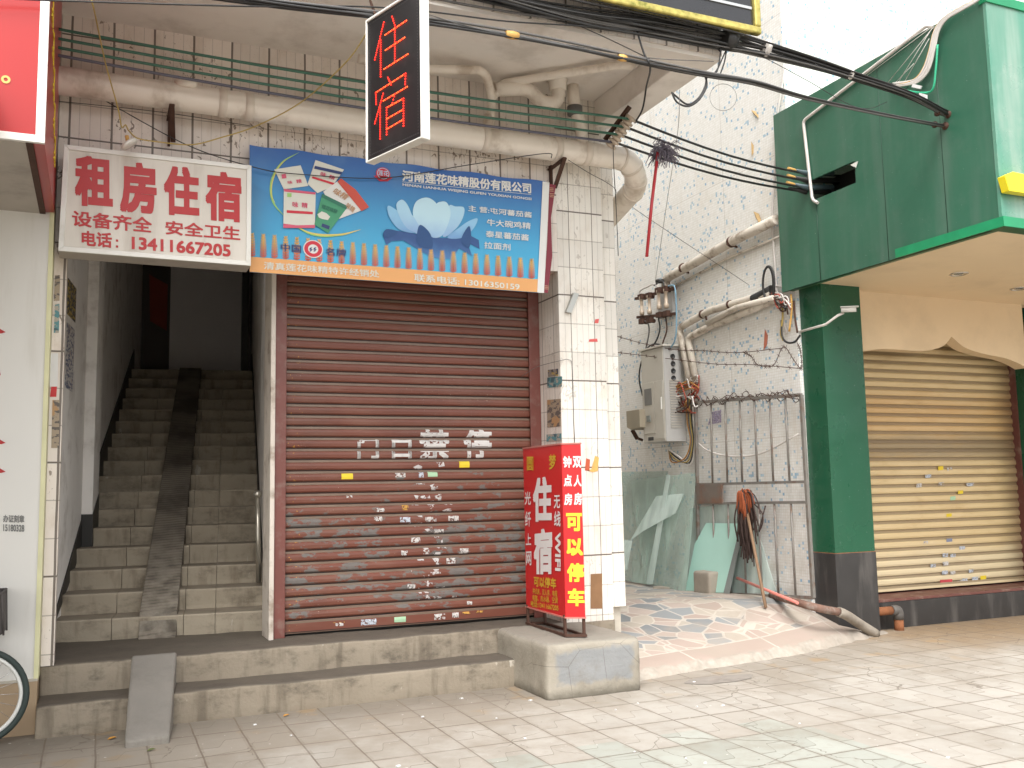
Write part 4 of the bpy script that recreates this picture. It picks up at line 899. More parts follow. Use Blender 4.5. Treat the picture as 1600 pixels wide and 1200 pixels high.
for k in range(5):     # yellow characters on the return side, seen almost edge-on
    yc = yb0 + .35 + k * .2; zc = zb0 + 1.0 - k * .16
    for (a, b, w, h) in ((-.06, .06, .12, .018), (0, .02, .02, .16), (-.05, -.04, .09, .016), (.03, -.06, .02, .09), (-.05, -.08, .1, .016)):
        mb.box((XR - .003, yc + a - w / 2 + .03, zc + b - h / 2), (XR + .003 + k * .0001, yc + a + w / 2 + .03, zc + b + h / 2))
mb.build('side_lettering', M['sign_yellow'] if 'sign_yellow' in M else M['yellowletter'], RB)
# notices on the jamb
jm = lambda x, y: onY(x, y, YF - .003)
for nm, px, mt_, lb in (('wall_notice', (72, 552, 90, 604), M['whitepaper'], 'white paper notice curling on the narrow tiled jamb beside the white cladding'), ('wall_notice', (78, 604, 88, 620), M['panelred2'], 'small red torn paper below the white notice on the tiled jamb'),
                        ('wall_notice', (84, 475, 92, 520), M['poster3'], 'torn teal notice high on the tiled jamb'), ('wall_notice', (80, 625, 92, 700), M['poster4'], 'torn tan paper remains under the red paper on the tiled jamb'), ('wall_notice', (84, 430, 93, 470), M['poster4'], 'brown torn paper topmost on the tiled jamb below the white sign')):
    x0, y0, x1, y1 = px; mb = MB(); mb.prism([jm(x0, y1), jm(x1, y1), jm(x1 + 1, y0), jm(x0 + 2, y0)], (0, .0015, 0)); tag(mb.build(nm, mt_), lb, 'notice', 'papers on the tiled jamb')
# bicycle, mostly outside the frame: front wheel at the right
BK = thing('bicycle', 'bicycle with a dark front basket and white-rimmed wheel, cut by the left edge', 'bicycle', (-1.2, 7.15, 0))
wc = Vector((-.688, 7.20, .315)); wr = .315
def wheel(c):
    w = [c + Vector((math.cos(a), 0, math.sin(a))) * (wr - .018) for a in [2 * math.pi * k / 48 for k in range(48)]]
    mb = MB(); mb.tube(w, .020, 8, True); tw = mb.build('wheel', M['tyre'], BK)
    mb = MB(); w = [c + Vector((math.cos(a), 0, math.sin(a))) * (wr - .048) for a in [2 * math.pi * k / 48 for k in range(48)]]; mb.tube(w, .014, 6, True); mb.build('rim', M['rim'], tw)
    mb = MB()
    for k in range(20):
        a = 2 * math.pi * k / 20; mb.cyl(c + Vector((math.cos(a + .3) * .02, .02 * (-1) ** k, math.sin(a + .3) * .02)), c + Vector((math.cos(a), 0, math.sin(a))) * (wr - .05), .0014, 4)
    mb.cyl(c - Vector((0, .05, 0)), c + Vector((0, .05, 0)), .02, 10); mb.build('spokes', M['chrome'], tw)
wheel(wc); wheel(wc + Vector((-1.08, 0, 0)))
mb = MB(); hd = wc + Vector((-.16, 0, .50)); bb = wc + Vector((-.66, 0, -.02)); stt = wc + Vector((-.80, 0, .48)); rr = wc + Vector((-1.08, 0, 0))
for a, b, r in ((hd, bb, .018), (hd + Vector((.015, 0, -.06)), bb + Vector((0, 0, .1)), .016), (bb, stt, .016), (bb, rr, .011), (stt, rr, .010)): mb.cyl(a, b, r, 10)
mb.build('frame', M['bikered'], BK)
mb = MB()
for s in (-.05, .05): mb.tube([hd + Vector((.02, 0, -.12)), hd + Vector((.03, s, -.16)), wc + Vector((0, s, 0))], .010, 8)
mb.build('fork', M['bikered'], BK)
mb = MB(); mb.tube(catmull([hd + Vector((-.14, -.28, .22)), hd + Vector((0, -.24, .22)), hd + Vector((.01, 0, .2)), hd + Vector((0, .24, .22)), hd + Vector((-.14, .28, .22))]), .011, 8); mb.cyl(hd, hd + Vector((-.01, 0, .22)), .013); mb.build('handlebar', M['chrome'], BK)
mb = MB(); mb.lathe(stt + Vector((0, 0, .1)), (0, 0, 1), [(.02, -.1), (.02, 0), (.09, .02), (.10, .05), (.06, .07)]); mb.build('saddle', M['dark'], BK)
mb = MB(); bt = [(-.13, -.15), (.13, -.15), (.13, .15), (-.13, .15)]; bc = wc + Vector((.055, 0, .40)); n = 4
lo = [bc + Vector((x * .8, y * .8, 0)) for x, y in bt]; hi = [bc + Vector((x * 1.15 - .06, y * 1.15, .27)) for x, y in bt]
mb.add(lo + hi, [(0, 1, 2, 3), (0, 1, 5, 4), (1, 2, 6, 5), (2, 3, 7, 6), (3, 0, 4, 7)]); mb.build('basket', M['basket'], BK, bevel=.02)
mb = MB()
for i in range(4): mb.cyl(hi[i], hi[(i + 1) % 4], .008, 6); mb.cyl(lo[i], hi[i], .006, 6)
mb.build('basket_rim', M['basket'], BK)
mb = MB(); w = [wc + Vector((math.cos(a), 0, math.sin(a))) * (wr + .02) for a in [math.radians(95 + 7 * k) for k in range(14)]]; mb.tube(w, .016, 6); mb.build('mudguard', M['bikered'], BK)

# ------------------------------------------------------------------ drain pipes of the lodging house
DP = thing('drain_pipe', 'long cream drain pipe along the facade bending into the alley', 'pipe', (2, 7.4, 4.6))
zp = 4.63; pts = [(-2.5, 7.4, zp), (4.38, 7.4, zp)]
cx, cy, r = 4.38, 7.70, .30
arc = [(cx + r * math.sin(a), cy - r * math.cos(a), zp - .20 * math.sin(a) ** 2) for a in [math.pi / 2 * k / 10 for k in range(1, 11)]]
mb = MB(); mb.tube([(-2.5, 7.4, zp), (.5, 7.4, zp), (4.0, 7.4, zp), (4.38, 7.4, zp)] + arc + [(4.68, 8.2, zp - .34), (4.68, 9.5, zp - .55)], .105, 24); mb.build('pipe', M['pvc'], DP)
M['collar'] = plain('cream_pvc_collar', (.66, .58, .49), .4, var=.06)
for x in (.82, 1.02, 2.05, 3.02, 3.72, 4.02): mb = MB(); mb.lathe((x - .03, 7.4, zp), (1, 0, 0), [(.105, -.002), (.112, 0), (.112, .06), (.105, .062)], 24); mb.build('collar', M['collar'], DP)
for k in (0, 3, 6, 9): mb = MB(); a = math.pi / 2 * (k + .5) / 10; c0 = Vector((cx + r * math.sin(a), cy - r * math.cos(a), zp - .20 * math.sin(a) ** 2)); d = Vector((math.cos(a) * r, math.sin(a) * r, -.40 * math.sin(a) * math.cos(a))).normalized(); mb.lathe(c0 - d * .012, d, [(.105, -.001), (.111, 0), (.111, .024), (.105, .025)], 24); mb.build('collar', M['collar'], DP)
mb = MB(); p = onY(290, 124, 7.4); mb.lathe((p.x, 7.36, zp + .07), (0, -.35, 1), [(.075, 0), (.085, .02), (.085, .045), (.02, .055)], 20); mb.build('clean_out_cap', M['pvc'], DP)
for x in (onY(266, 165, 7.5).x, onY(866, 250, 7.5).x):
    mb = MB(); mb.bar((x, 7.29, zp - .115), (x, 7.6, zp - .12), .04, .012); mb.bar((x + .0, 7.29, zp - .11), (x + .03, 7.56, zp - .30), .035, .02); mb.bar((x, 7.58, zp - .33), (x, 7.58, zp - .09), .05, .018); mb.build('bracket', M['rust'], DP)
def T(name, pts, r, mat, par, k=6, seg=14, smooth=True):
    mb = MB(); mb.tube(catmull(pts, k) if smooth else pts, r, seg); return mb.build(name, mat, par)
def rnd_corner(P, rad=.07, n=5):
    P = [Vector(p) for p in P]; out = [P[0]]
    for a, b, c in zip(P, P[1:], P[2:]):
        u = (a - b).normalized(); v = (c - b).normalized(); d = min(rad, (a - b).length * .45, (c - b).length * .45)
        for k in range(n + 1):
            t = k / n; out.append((b + u * d) * (1 - t) ** 2 + b * 2 * t * (1 - t) + (b + v * d) * t * t)
    return out + [P[-1]]
y7 = lambda x, y, Y=7.3: onY(x, y, Y)
WP = thing('waste_pipe', 'thin white waste pipe along the soffit dropping into the drain pipe beside the LED sign', 'pipe', y7(765, 205))
T('pipe', rnd_corner([y7(560, 92, 7.2), y7(668, 108, 7.2), y7(758, 110, 7.2), y7(769, 150, 7.35), (y7(770, 200).x, 7.38, zp + .06)], .09), .038, M['pvc'], WP, smooth=False)
mb = MB(); c = Vector((y7(770, 200).x, 7.38, zp + .1)); mb.lathe(c, (0, 0, 1), [(.038, .12), (.05, .12), (.052, -.02), (.06, -.05)], 16); mb.build('collar', M['pvc'], WP)
W2 = thing('waste_pipe', 'long white waste pipe rising from the drain pipe to the far corner of the soffit', 'pipe', y7(775, 140))
T('pipe', rnd_corner([y7(771, 150, 7.32), onZ(786, 130, 5.17), onZ(965, 102, 5.17), onZ(986, 103, 5.18), onZ(988, 99, 5.26)], .05), .036, M['pvc'], W2, smooth=False)
W3 = thing('waste_trap', 'fat white S-trap pipe hanging from the soffit in the middle', 'pipe', y7(860, 150))
T('trap', rnd_corner([y7(772, 140, 7.34), y7(826, 138, 7.34), y7(848, 162, 7.32), y7(872, 160, 7.3), y7(872, 128, 7.3), (y7(871, 120, 7.3).x, 7.3, 5.25)], .12, 7), .062, M['pvc'], W3, smooth=False)
mb = MB(); c = Vector((y7(871, 128, 7.3).x, 7.3, 5.20)); mb.lathe(c, (0, 0, 1), [(.066, -.06), (.08, -.05), (.08, .03), (.1, .035)], 18); mb.build('collar', M['pvc'], W3)
W4 = thing('waste_pipe', 'short fat white pipe dropping from the soffit next to the beam', 'pipe', y7(905, 180))
T('pipe', rnd_corner([(y7(895, 140, 7.35).x, 7.35, 5.25), y7(897, 168, 7.35), y7(908, 195, 7.38), (y7(909, 215, 7.38).x, 7.38, zp + .05)], .08), .055, M['pvc'], W4, smooth=False)
mb = MB(); c = y7(898, 172, 7.35); mb.lathe(c, (0, 0, 1), [(.058, -.05), (.07, -.045), (.07, .03), (.058, .035)], 18); mb.build('collar', M['cablegrey'], W4)

# ------------------------------------------------------------------ insulators and the four strung wires
IR = thing('insulator_rack', 'row of four brown ceramic insulators on a bracket under the beam', 'insulators', onY(972, 205, 7.2))
i1, i4 = onY(983, 188, 7.0), onY(957, 224, 7.15)
mb = MB(); bx_ = (i4 - i1).normalized(); mb.bar(i1 - bx_ * .10 + Vector((-.05, .02, .04)), i4 + bx_ * .02 + Vector((-.05, .02, .05)), .05, .02); mb.build('bracket', M['rust'], IR)
ins = []
for k in range(4):
    p = i1 + (i4 - i1) * k / 3; ins.append(p); mb = MB(); mb.lathe(p - bx_ * .04, bx_, [(.025, 0), (.054, .008), (.054, .028), (.032, .034), (.032, .048), (.054, .054), (.054, .076), (.025, .084)], 16); mb.build('insulator', M['ceramic'], IR)
hole = [onX(x, y, 6.92) for x, y in ((1262, 272), (1262, 283), (1262, 294), (1258, 300))]
left = [onY(-30, y, 7.12) for y in (23, 38, 52, 64)]
nm = ['topmost', 'second', 'third', 'lowest']
for k in range(4):
    a, b, c = left[k], ins[k] + Vector((0, -.03, 0)), hole[k]
    P = [a + (b - a) * t / 8 + Vector((0, 0, -.05 * math.sin(math.pi * t / 8))) for t in range(9)] + [b + (c - b) * t / 8 + Vector((0, 0, -.06 * math.sin(math.pi * t / 8))) for t in range(1, 9)] + [c + Vector((.5, -.05 + k * .02, .02))]
    mb = MB(); mb.tube(P[:9], .0115, 6); w = mb.build('strung_wire', M['bluewire'] if k == 3 else M['greenwire'])
    tag(w, ['topmost green wire strung along the facade', 'second green wire from the top along the facade', 'third wire from the top along the facade', 'lowest, violet-grey wire strung along the facade'][k] + ' and across the alley', 'wire', 'wires on the insulators')
    mb = MB(); mb.tube(P[8:], .0125, 6); mb.build('alley_span', M['cable'], w)
    mb = MB(); q = c + (b - c) * .10; mb.tube([q, c + Vector((0, 0, .006)), c + Vector((.25, -.12, .0))], .022, 7, rs=[.012, .034, .030]); mb.build('tape_wrap', [plain('grey_blue_tape', (.06, .09, .10), .4, var=.6, scale=30), M['cable']][k % 2], w)
    if k < 3: mb = MB(); mb.cyl(c + (b - c) * .13, c + (b - c) * .05, .015, 7); mb.build('cable_joint', M['orangetag'], w)

# ------------------------------------------------------------------ overhead cable bundles
rnd = random.Random(11)
def bundle(name, label, way, n, spread, r, mats, ties=(), anchor=None):
    B = thing(name, label, 'cables', way[-1])
    base = catmull(way, 8); N = len(base)
    for i in range(n):
        ph = [rnd.uniform(0, 6.3) for _ in range(4)]; o1, o2 = rnd.gauss(0, .6), rnd.gauss(0, .6); P = []
        for k, p in enumerate(base):
            t = k / (N - 1); s = spread(t); P.append(p + Vector((0, (o1 + .45 * math.sin(ph[0] + t * 9)) * s * .7, (o2 + .45 * math.sin(ph[1] + t * 7)) * s)))
        mb = MB(); mb.tube(P, r * rnd.uniform(.7, 1.35), 5); mb.build('cable', mats[i % len(mats)], B)
    for (t, mt_, ln) in ties:
        k = int(t * (N - 1)); d = (base[min(k + 1, N - 1)] - base[k]).normalized(); mb = MB(); s = max(.02, spread(t) * 1.2); mb.tube([base[k] - d * ln, base[k], base[k] + d * ln], s, 8, rs=[s * .8, s, s * .8]); mb.build('tie', mt_, B)
    if anchor:
        mb = MB(); mb.lathe(anchor + Vector((.05, 0, 0)), (-1, .1, 0), [(.035, 0), (.035, .03), (.018, .035), (.018, .13), (.03, .135), (.03, .15)], 12); mb.build('anchor_bolt', M['rust'], B)
    return B
e1 = onX(1478, 178, 6.90); e2 = onX(1474, 196, 6.90)
wayU = [onY(200, -120, 5.88), onY(560, -60, 5.88), onY(760, -10, 5.88), onY(900, 22, 5.88), onY(1010, 38, 5.88), onY(1130, 60, 5.88), onY(1180, 71, 5.88), onY(1255, 92, 5.88), onY(1328, 116, 5.88), onY(1420, 148, 5.88), e1]
bundle('upper_cable_bundle', 'upper thick bundle of black cables running from the fascia to the green canopy', wayU, 20, lambda t: .15 * (1 - t) ** 1.5 + .028, .0085, [M['cable'], M['cable'], M['cablegrey'], M['cable']], ((.63, M['cablewhite'], .02), (.8, M['cablewhite'], .02), (.52, M['cable'], .05)), e1)
wayL = [onY(-60, -70, 5.88), onY(200, -28, 5.88), onY(420, 4, 5.88), onY(560, 20, 5.88), onY(669, 34, 5.88), onY(800, 55, 5.88), onY(915, 78, 5.88), onY(1024, 102, 5.88), onY(1100, 117, 5.88), onY(1180, 130, 5.88), onY(1260, 153, 5.88), onY(1372, 177, 5.88), e2]
bundle('lower_cable_bundle', 'lower thin bundle of black cables sagging under the overhang to the green canopy', wayL, 8, lambda t: .022 * (1 - t) + .014, .0075, [M['cable'], M['cablegrey'], M['cable']], ((.42, M['orangetag'], .05),  (.55, M['orangetag'], .035)), e2)
def loose(label, pts, r=.004, mat='cable', name='loose_wire', group='loose wires', cat='wire'):
    mb = MB(); mb.tube(catmull(pts, 7), r, 5); return tag(mb.build(name, M[mat]), label, cat, group)
y6 = lambda x, y, Y=5.87: onY(x, y, Y)
loose('thin black wire crossing the soffit above the lower bundle', [y6(-20, -4), y6(120, 2), y6(400, 10), y6(560, 10), y6(669, 18), y6(790, 33), y6(900, 40), y6(1000, 48), y6(1125, 62)], .006)
loose('black wire hanging from the top edge down to the insulators', [y6(975, -10, 5.9), y6(990, 30, 5.9), y6(1005, 80, 5.9), y6(1016, 105, 5.9), y6(1010, 135, 6.6), y6(1004, 170, 6.8), y6(992, 192, 7.0)], .008)
loose('slack grey wire dropping across the soffit towards the corner', [y6(640, 14), y6(760, 48), y6(900, 72, 5.9), y6(1010, 90), y6(1115, 96)], .0035, 'cablegrey')
loose('thin wire crossing diagonally from the soffit down to the beam end', [y6(905, 40, 5.9), y6(960, 65, 5.9), y6(1015, 92, 5.9)], .004)
loose('large coil of black wire hanging in the alley below the corner', [y6(1102, 118, 5.9), y6(1104, 135, 5.9), y6(1092, 156, 5.9), y6(1075, 166, 5.9), y6(1058, 160, 5.9), y6(1050, 145, 5.9), y6(1056, 150, 5.9), y6(1074, 163, 5.9), y6(1090, 155, 5.9), y6(1101, 137, 5.9), y6(1104, 122, 5.9)], .008, name='wire_coil')
def ring(px, py, r, Y): return [onY(px + r * math.cos(a), py + r * math.sin(a), Y) for a in [2 * math.pi * k / 24 for k in range(24)]]
mb = MB(); mb.tube(ring(1130, 152, 21, 5.9), .0022, 4, True); tag(mb.build('wire_coil', M['cablegrey']), 'thin loose ring of wire hanging at the right of the big coil', 'wire', 'loose wires')
loose('tangle of wire ends below the upper bundle at the corner', [y6(1145, 60, 5.9), y6(1128, 76, 5.9), y6(1124, 95, 5.9), y6(1120, 112, 5.9), y6(1112, 120, 5.9), y6(1122, 106, 5.9), y6(1134, 80, 5.9), y6(1132, 96, 5.9), y6(1126, 114, 5.9)], .006)
loose('short stiff black branch joining the two bundles', [y6(1147, 62, 5.9), y6(1136, 70, 5.9), y6(1124, 78, 5.9)], .016)
loose('thin slack wire between the corner and the canopy', [y6(1125, 79), y6(1180, 78, 5.9), y6(1240, 98, 5.9), y6(1300, 110, 5.9), y6(1400, 132, 5.9)], .003)
loose('second slack wire running across to the lower anchor', [y6(1130, 62, 5.9), y6(1190, 88, 5.9), y6(1260, 125, 5.9), y6(1340, 168, 5.9), onX(1384, 160, 6.91), onX(1420, 135, 6.91)], .003)
loose('long thin wire sloping from the LED sign to the fascia', [y6(669, 30, 5.9), y6(850, 62, 5.9), y6(950, 85, 5.9), y6(1060, 105, 5.9)], .003, 'cablegrey')
loose('thin vertical wire hanging in the alley left of the duster', [y6(1062, 140, 5.9), y6(1061, 180, 5.9), y6(1057, 220, 6.6), y6(1040, 330, 7.3), y6(1024, 440, 8.2)], .0025, 'cablegrey')
loose('thin black wire hanging beside the pillar corner', [y6(958, 226, 7.1), y6(959, 260, 7.2), y6(963, 330, 7.4), y6(966, 400, 7.5)], .004)
loose('thin wire crossing the pillar from the pipe bracket', [y6(888, 250, 7.27), y6(920, 270, 7.5), y6(958, 292, 7.56), y6(990, 325, 8.2), onX(1170, 445, 6.98)], .003)
loose('dark wire sagging behind the yellow cord on the facade', [y6(90, 112, 7.5), y6(190, 172, 7.5), y6(300, 230, 7.42), y6(400, 262, 7.44), y6(465, 272, 7.47), y6(600, 278, 7.47), y6(730, 258, 7.46), y6(850, 240, 7.28), y6(862, 247, 7.28)], .004)
loose('thin fine wire along the facade under the pipe', [y6(90, 158, 7.57), y6(250, 175, 7.57), y6(400, 198, 7.57)], .0025)
# orange tags wrapped on the lower bundle belong to it; white cables at the canopy
CW = thing('white_cable_loom', 'loom of white and green cables climbing the green canopy side from the anchors', 'cables', onX(1445, 145, 6.90))
rnd = random.Random(21)
for i in range(7):
    o = rnd.uniform(-5, 5); P = [onX(1398 + rnd.uniform(-6, 6), 133 + rnd.uniform(-3, 3), 6.885), onX(1430 + o * .5, 126 + o * .6, 6.875), onX(1446 + o, 108 + o * .5, 6.88), onX(1455 + o, 80, 6.88), onX(1462 + o * .9, 50, 6.88), onX(1475 + o * .9, 30, 6.88), onX(1500 + o * .6, 14 + o * .3, 6.88), onX(1526, 0 + o * .4, 6.885), onX(1545, -14, 6.9)]
    mb = MB(); mb.tube(catmull(P, 6), .009, 5); mb.build('cable', M['cablewhite'] if i else M['orangetag'], CW)
mb = MB(); mb.tube(catmull([onX(1412, 141, 6.87), onX(1440, 145, 6.87), onX(1457, 140, 6.87), onX(1462, 110, 6.87), onX(1465, 70, 6.88)], 6), .010, 6); mb.build('green_cable', M['cablegreen'], CW)
mb = MB(); mb.prism([onX(1436, 145, 6.86), onX(1448, 148, 6.86), onX(1448, 156, 6.86), onX(1436, 155, 6.86)], (.01, 0, 0)); mb.prism([onX(1426, 131, 6.86), onX(1440, 134, 6.86), onX(1438, 139, 6.86), onX(1424, 136, 6.86)], (.01, 0, 0)); mb.build('tag', M['whitepaper'], CW)
for i, (x0, y0, x1, y1) in enumerate(((1458, 40, 1320, 118), (1456, 42, 1345, 125), (1457, 44, 1385, 132), (1455, 46, 1400, 134), (1452, 60, 1412, 130), (1428, 99, 1400, 128))):
    mb = MB(); mb.cyl(onX(x0, y0, 6.895), onX(x1, y1, 6.89), .003, 5); mb.build('stay_wire', M['cablewhite'], CW)

# duster hanging on the alley wires
DU = thing('feather_duster', 'grey-violet duster with a long dark red handle hooked on the alley wires', 'duster', onY(1040, 235, 6.95))
rnd = random.Random(4); mb = MB(); c = onY(1036, 236, 6.95)
for k in range(240):
    a = Vector((rnd.gauss(0, 1), rnd.gauss(0, .7), rnd.gauss(-.25, .8))).normalized() * rnd.uniform(.05, .13); s = c + Vector((rnd.gauss(0, .045), rnd.gauss(0, .03), rnd.gauss(0, .03)))
    mb.tube([s, s + a * .6 + Vector((0, 0, .005)), s + a + Vector((0, 0, -.03))], .0035, 4)
mb.build('fibres', M['duster'], DU)
mb = MB(); mb.tube([onY(1028, 238, 6.93), onY(1018, 320, 6.97), onY(1010.5, 401, 7.0)], .0145, 8); mb.build('handle', M['dusterred'], DU)
# bulb on the yellow cord
LC = thing('pendant_lamp', 'disc lamp dangling from a yellow twisted cord over the white sign', 'lamp', onY(203, 225, 7.2))
T('cord', [onY(138, -20, 5.9), onY(146, 12, 5.93), onY(150, 30, 6.4), onY(165, 100, 7.0), onY(184, 168, 7.15), onY(190, 198, 7.2), onY(196, 195, 7.2), onY(200, 203, 7.2)], .005, M['yellowcord'], LC, seg=5)
T('cord', [onY(200, 203, 7.2), onY(215, 216, 7.2), onY(250, 222, 7.2), onY(300, 226, 7.2), onY(345, 215, 7.2), onY(400, 197, 7.18), onY(470, 160, 6.9), onY(540, 98, 6.2), onY(575, 48, 5.88), onY(590, 26, 5.85)], .005, M['yellowcord'], LC, seg=5)
mb = MB(); c = onY(202, 225, 7.2); ax = Vector((.55, -.1, .8)).normalized(); ax = Vector((-.58, 0, .80)).normalized(); mb.lathe(c - ax * .012, ax, [(.06, 0), (.064, .008), (.064, .022), (.055, .028), (.02, .03)], 22); mb.build('lamp_disc', M['lampglass'], LC)
mb = MB(); mb.cyl(c + ax * .015, onY(198, 212, 7.2), .014, 10); mb.build('lamp_holder', M['orangetag'], LC)

# gold framed panel on the upper floor
GP = thing('gold_framed_panel', 'dark glossy panel in a gold frame overhanging at the top right of the lodging house', 'sign', onY(1190, 50, 5.9))
gz = onY(1191, 53, 5.75).z; gx = onY(1191, 53, 5.75).x
mb = MB(); mb.box((2.2, 5.78, gz + .04), (gx - .04, 5.805, gz + 1.6)); mb.build('panel', M['blackglass'], GP)
mb = MB(); mb.box((2.2, 5.75, gz), (gx, 5.81, gz + .06)); mb.box((gx - .06, 5.75, gz + .06), (gx, 5.87, gz + 1.6)); mb.build('frame', M['gold'], GP, bevel=.012)
mb = MB()
for k in range(3): mb.box((2.2, 5.77, gz + .20 + k * .16), (gx - .075, 5.782, gz + .222 + k * .16))
mb.build('trim_line', M['chrome'], GP)
# pillar odds and ends
pl = lambda x, y: onY(x, y, YF - .003)
mb = MB(); mb.prism([onY(885, 487, 7.56), onY(893, 489, 7.56), onY(905, 459, 7.56), onY(897, 457, 7.56)], (0, .035, 0)); tag(mb.build('door_plate', M['grey_al']), 'small tilted metal tube fixed high on the front of the white pillar', 'bracket')
mb = MB(); mb.prism([pl(923, 951), pl(941, 951), pl(941, 896), pl(923, 897)], (0, .002, 0)); tag(mb.build('bare_patch', M['woodboard']), 'bare brown patch where tiles are missing at the pillar foot', 'patch')
for nm, q, mt_, lb in (('paper_scrap', [(918, 735), (924, 733), (930, 712), (936, 715), (934, 736), (926, 738)], M['orangetag'], 'torn orange paper scrap on the pillar beside the red floor sign'), ('paper_scrap', [(914, 735), (921, 736), (922, 718), (916, 716)], flat('torn_red_paper', (.45, .08, .03)), 'torn red paper scrap on the pillar beside the red floor sign'),
                       ('paper_scrap', [(920, 534), (934, 534), (933, 529), (921, 530)], flat('red_print_scrap', (.6, .10, .09)), 'small red printed scrap on the pillar front, middle height'), ('paper_scrap', [(929, 505), (935, 505), (936, 498), (930, 499)], flat('red_print_scrap', (.6, .10, .09)), 'small red stamp topmost on the pillar front')):
    mb = MB(); mb.prism([pl(*p) for p in q], (0, .0015, 0)); tag(mb.build(nm, mt_), lb, 'paper', 'scraps on the pillar')
ps = lambda x, y: onX(x, y, 3.806)
for (x0, y0, x1, y1), mt_, lb in (((855, 590, 878, 606), 'poster3', 'teal strip poster on the shaded side of the pillar, upper one'), ((854, 679, 877, 690), 'poster3', 'teal strip notice on the shaded side of the pillar, lowest one'), ((855, 625, 876, 668), 'poster4', 'pale tan poster on the shaded side of the pillar'), ((856, 578, 872, 589), 'poster1', 'dark grey label on the shaded side of the pillar')):
    mb = MB(); mb.prism([ps(x0, y1), ps(x1, y1 - 2), ps(x1, y0 - 2), ps(x0, y0)], (.002, 0, 0)); tag(mb.build('pillar_notice', M[mt_]), lb, 'notice', 'notices on the pillar side')
loose('pink string tied from the shutter to a nail on the pillar', [onY(815, 588, 8.02), onY(840, 573, 7.8), onY(878, 563, 7.58), onY(888, 562, 7.585), onY(894, 572, 7.59), onY(896, 640, 7.592), onY(898, 690, 7.592)], .0025, 'cablegrey')

# ------------------------------------------------------------------ green-fronted building across the alley
GB = thing('green_building', 'mosaic-tiled building with a deep green canopy and a cream shutter across the alley', 'building', (9, 8, 0))
M['canopyseam'] = plain('dark_green_seam', (.015, .05, .03), .5)
XC, YC, ZC, XA = 6.93, 5.49, 3.705, 7.03
mb = MB(); mb.box((XA, 8.18, -.05), (7.55, 30, 10)); mb.build('mosaic_wall', M['mosaic'], GB)
mb = MB(); mb.box((7.55, 8.19, 3.6), (20, 30, 10)); mb.build('mosaic_front', M['mosaic'], GB)
mb = MB(); mb.box((8.08 + .0, 8.62, .2), (14, 9, 3.8)); mb.build('shop_back_wall', M['black'], GB)
# canopy: hollow, with the cable opening in its side
CX1, CT = 13.0, 5.745; hy0, hy1, hz0, hz1 = 7.18, 7.70, 4.60, 4.80
h = [onX(1268, 314, XC), onX(1336, 262, XC)]; hy0, hy1 = min(p.y for p in h), max(p.y for p in h); hz0, hz1 = onX(1268, 314, XC).z, onX(1268, 281, XC).z
can = MB(); th = .03
can.box((XC, hy1, ZC), (XC + th, 8.28, CT)); can.box((XC, YC, ZC), (XC + th, hy0, CT)); can.box((XC, hy0, ZC), (XC + th, hy1, hz0)); can.box((XC, hy0, hz1), (XC + th, hy1, CT))
cn = can.build('canopy_side', M['canopygreen'], GB)
mb = MB(); mb.box((XC + .4, hy0 - .1, hz0 - .1), (XC + .42, hy1 + .1, hz1 + .1)); mb.build('opening_dark_sheet', M['black'], cn)  # black sheet standing in for the unlit hollow behind the opening
mb = MB(); mb.box((XC - .004, YC - .03, ZC), (CX1, YC, CT - .05)); mb.build('canopy_front', M['canopyfront'], GB)
mb = MB(); mb.box((XC + .03, YC, CT - .03), (CX1, 8.18, CT)); mb.box((XC - .012, YC - .045, CT - .05), (CX1, YC + .03, CT + .03)); mb.build('canopy_top', M['trimgreen'], GB)
mb = MB(); mb.box((XC + .09, YC + .09, ZC + .02), (CX1, 8.3, ZC + .05)); sf = mb.build('canopy_ceiling', M['cream'], GB)
mb = MB(); mb.box((XC - .002, YC - .04, ZC - .002), (CX1, YC + .09, ZC + .03)); mb.box((XC + .002, YC + .09, ZC), (XC + .09, 8.2, ZC + .028)); mb.build('canopy_lip', plain('dark_green_lip', (.03, .10, .045), .4), GB)
mb = MB(); mb.box((XC - .02, YC - .055, ZC + .0), (CX1, YC - .042, ZC + .085)); mb.box((XC - .02, YC - .042, ZC), (XC - .004, 6.62, ZC + .085)); mb.build('canopy_trim', M['trimgreen'], GB)
mb = MB(); mb.cyl((XC - .004, 7.66, ZC), (XC - .004, 7.66, hz0), .003, 5); mb.build('panel_seam', M['canopyseam'], GB)
for yy in (6.72, 6.02): mb = MB(); mb.cyl((XC - .001, yy, ZC), (XC - .001, yy, CT), .003, 5); mb.build('panel_seam', M['canopyseam'], GB)
mb = MB(); hd = [onX(1338, 262, XC - .004), onX(1341, 252, XC - .004), onX(1330, 258, XC - .004)]; mb.prism(hd, (-.01, 0, 0)); mb.build('opening_flap', M['white_al'], GB)
for (x, y) in ((1498, 428), (1592, 451)):
    p = onZ(x, y, ZC + .02); mb = MB(); mb.lathe(p + Vector((0, 0, .004)), (0, 0, -1), [(.095, 0), (.095, .008), (.075, .014), (.074, .004), (.05, .003)], 24); dl = mb.build('downlight', M['chrome'], GB); mb = MB(); mb.lathe(p + Vector((0, 0, .002)), (0, 0, -1), [(.05, 0), (.048, .003), (.01, .004)], 18); mb.build('lens', M['glassdark'], dl)
mb = MB(); rnd = random.Random(2); P = [onZ(1290, 456, ZC + .018), onZ(1340, 458, ZC + .016), onZ(1420, 468, ZC + .016), onZ(1470, 478, ZC + .016), onZ(1540, 486, ZC + .016), onZ(1610, 490, ZC + .016)]; mb.tube(catmull(P, 6), .006, 5); mb.build('ceiling_wire', M['cablegrey'], sf)
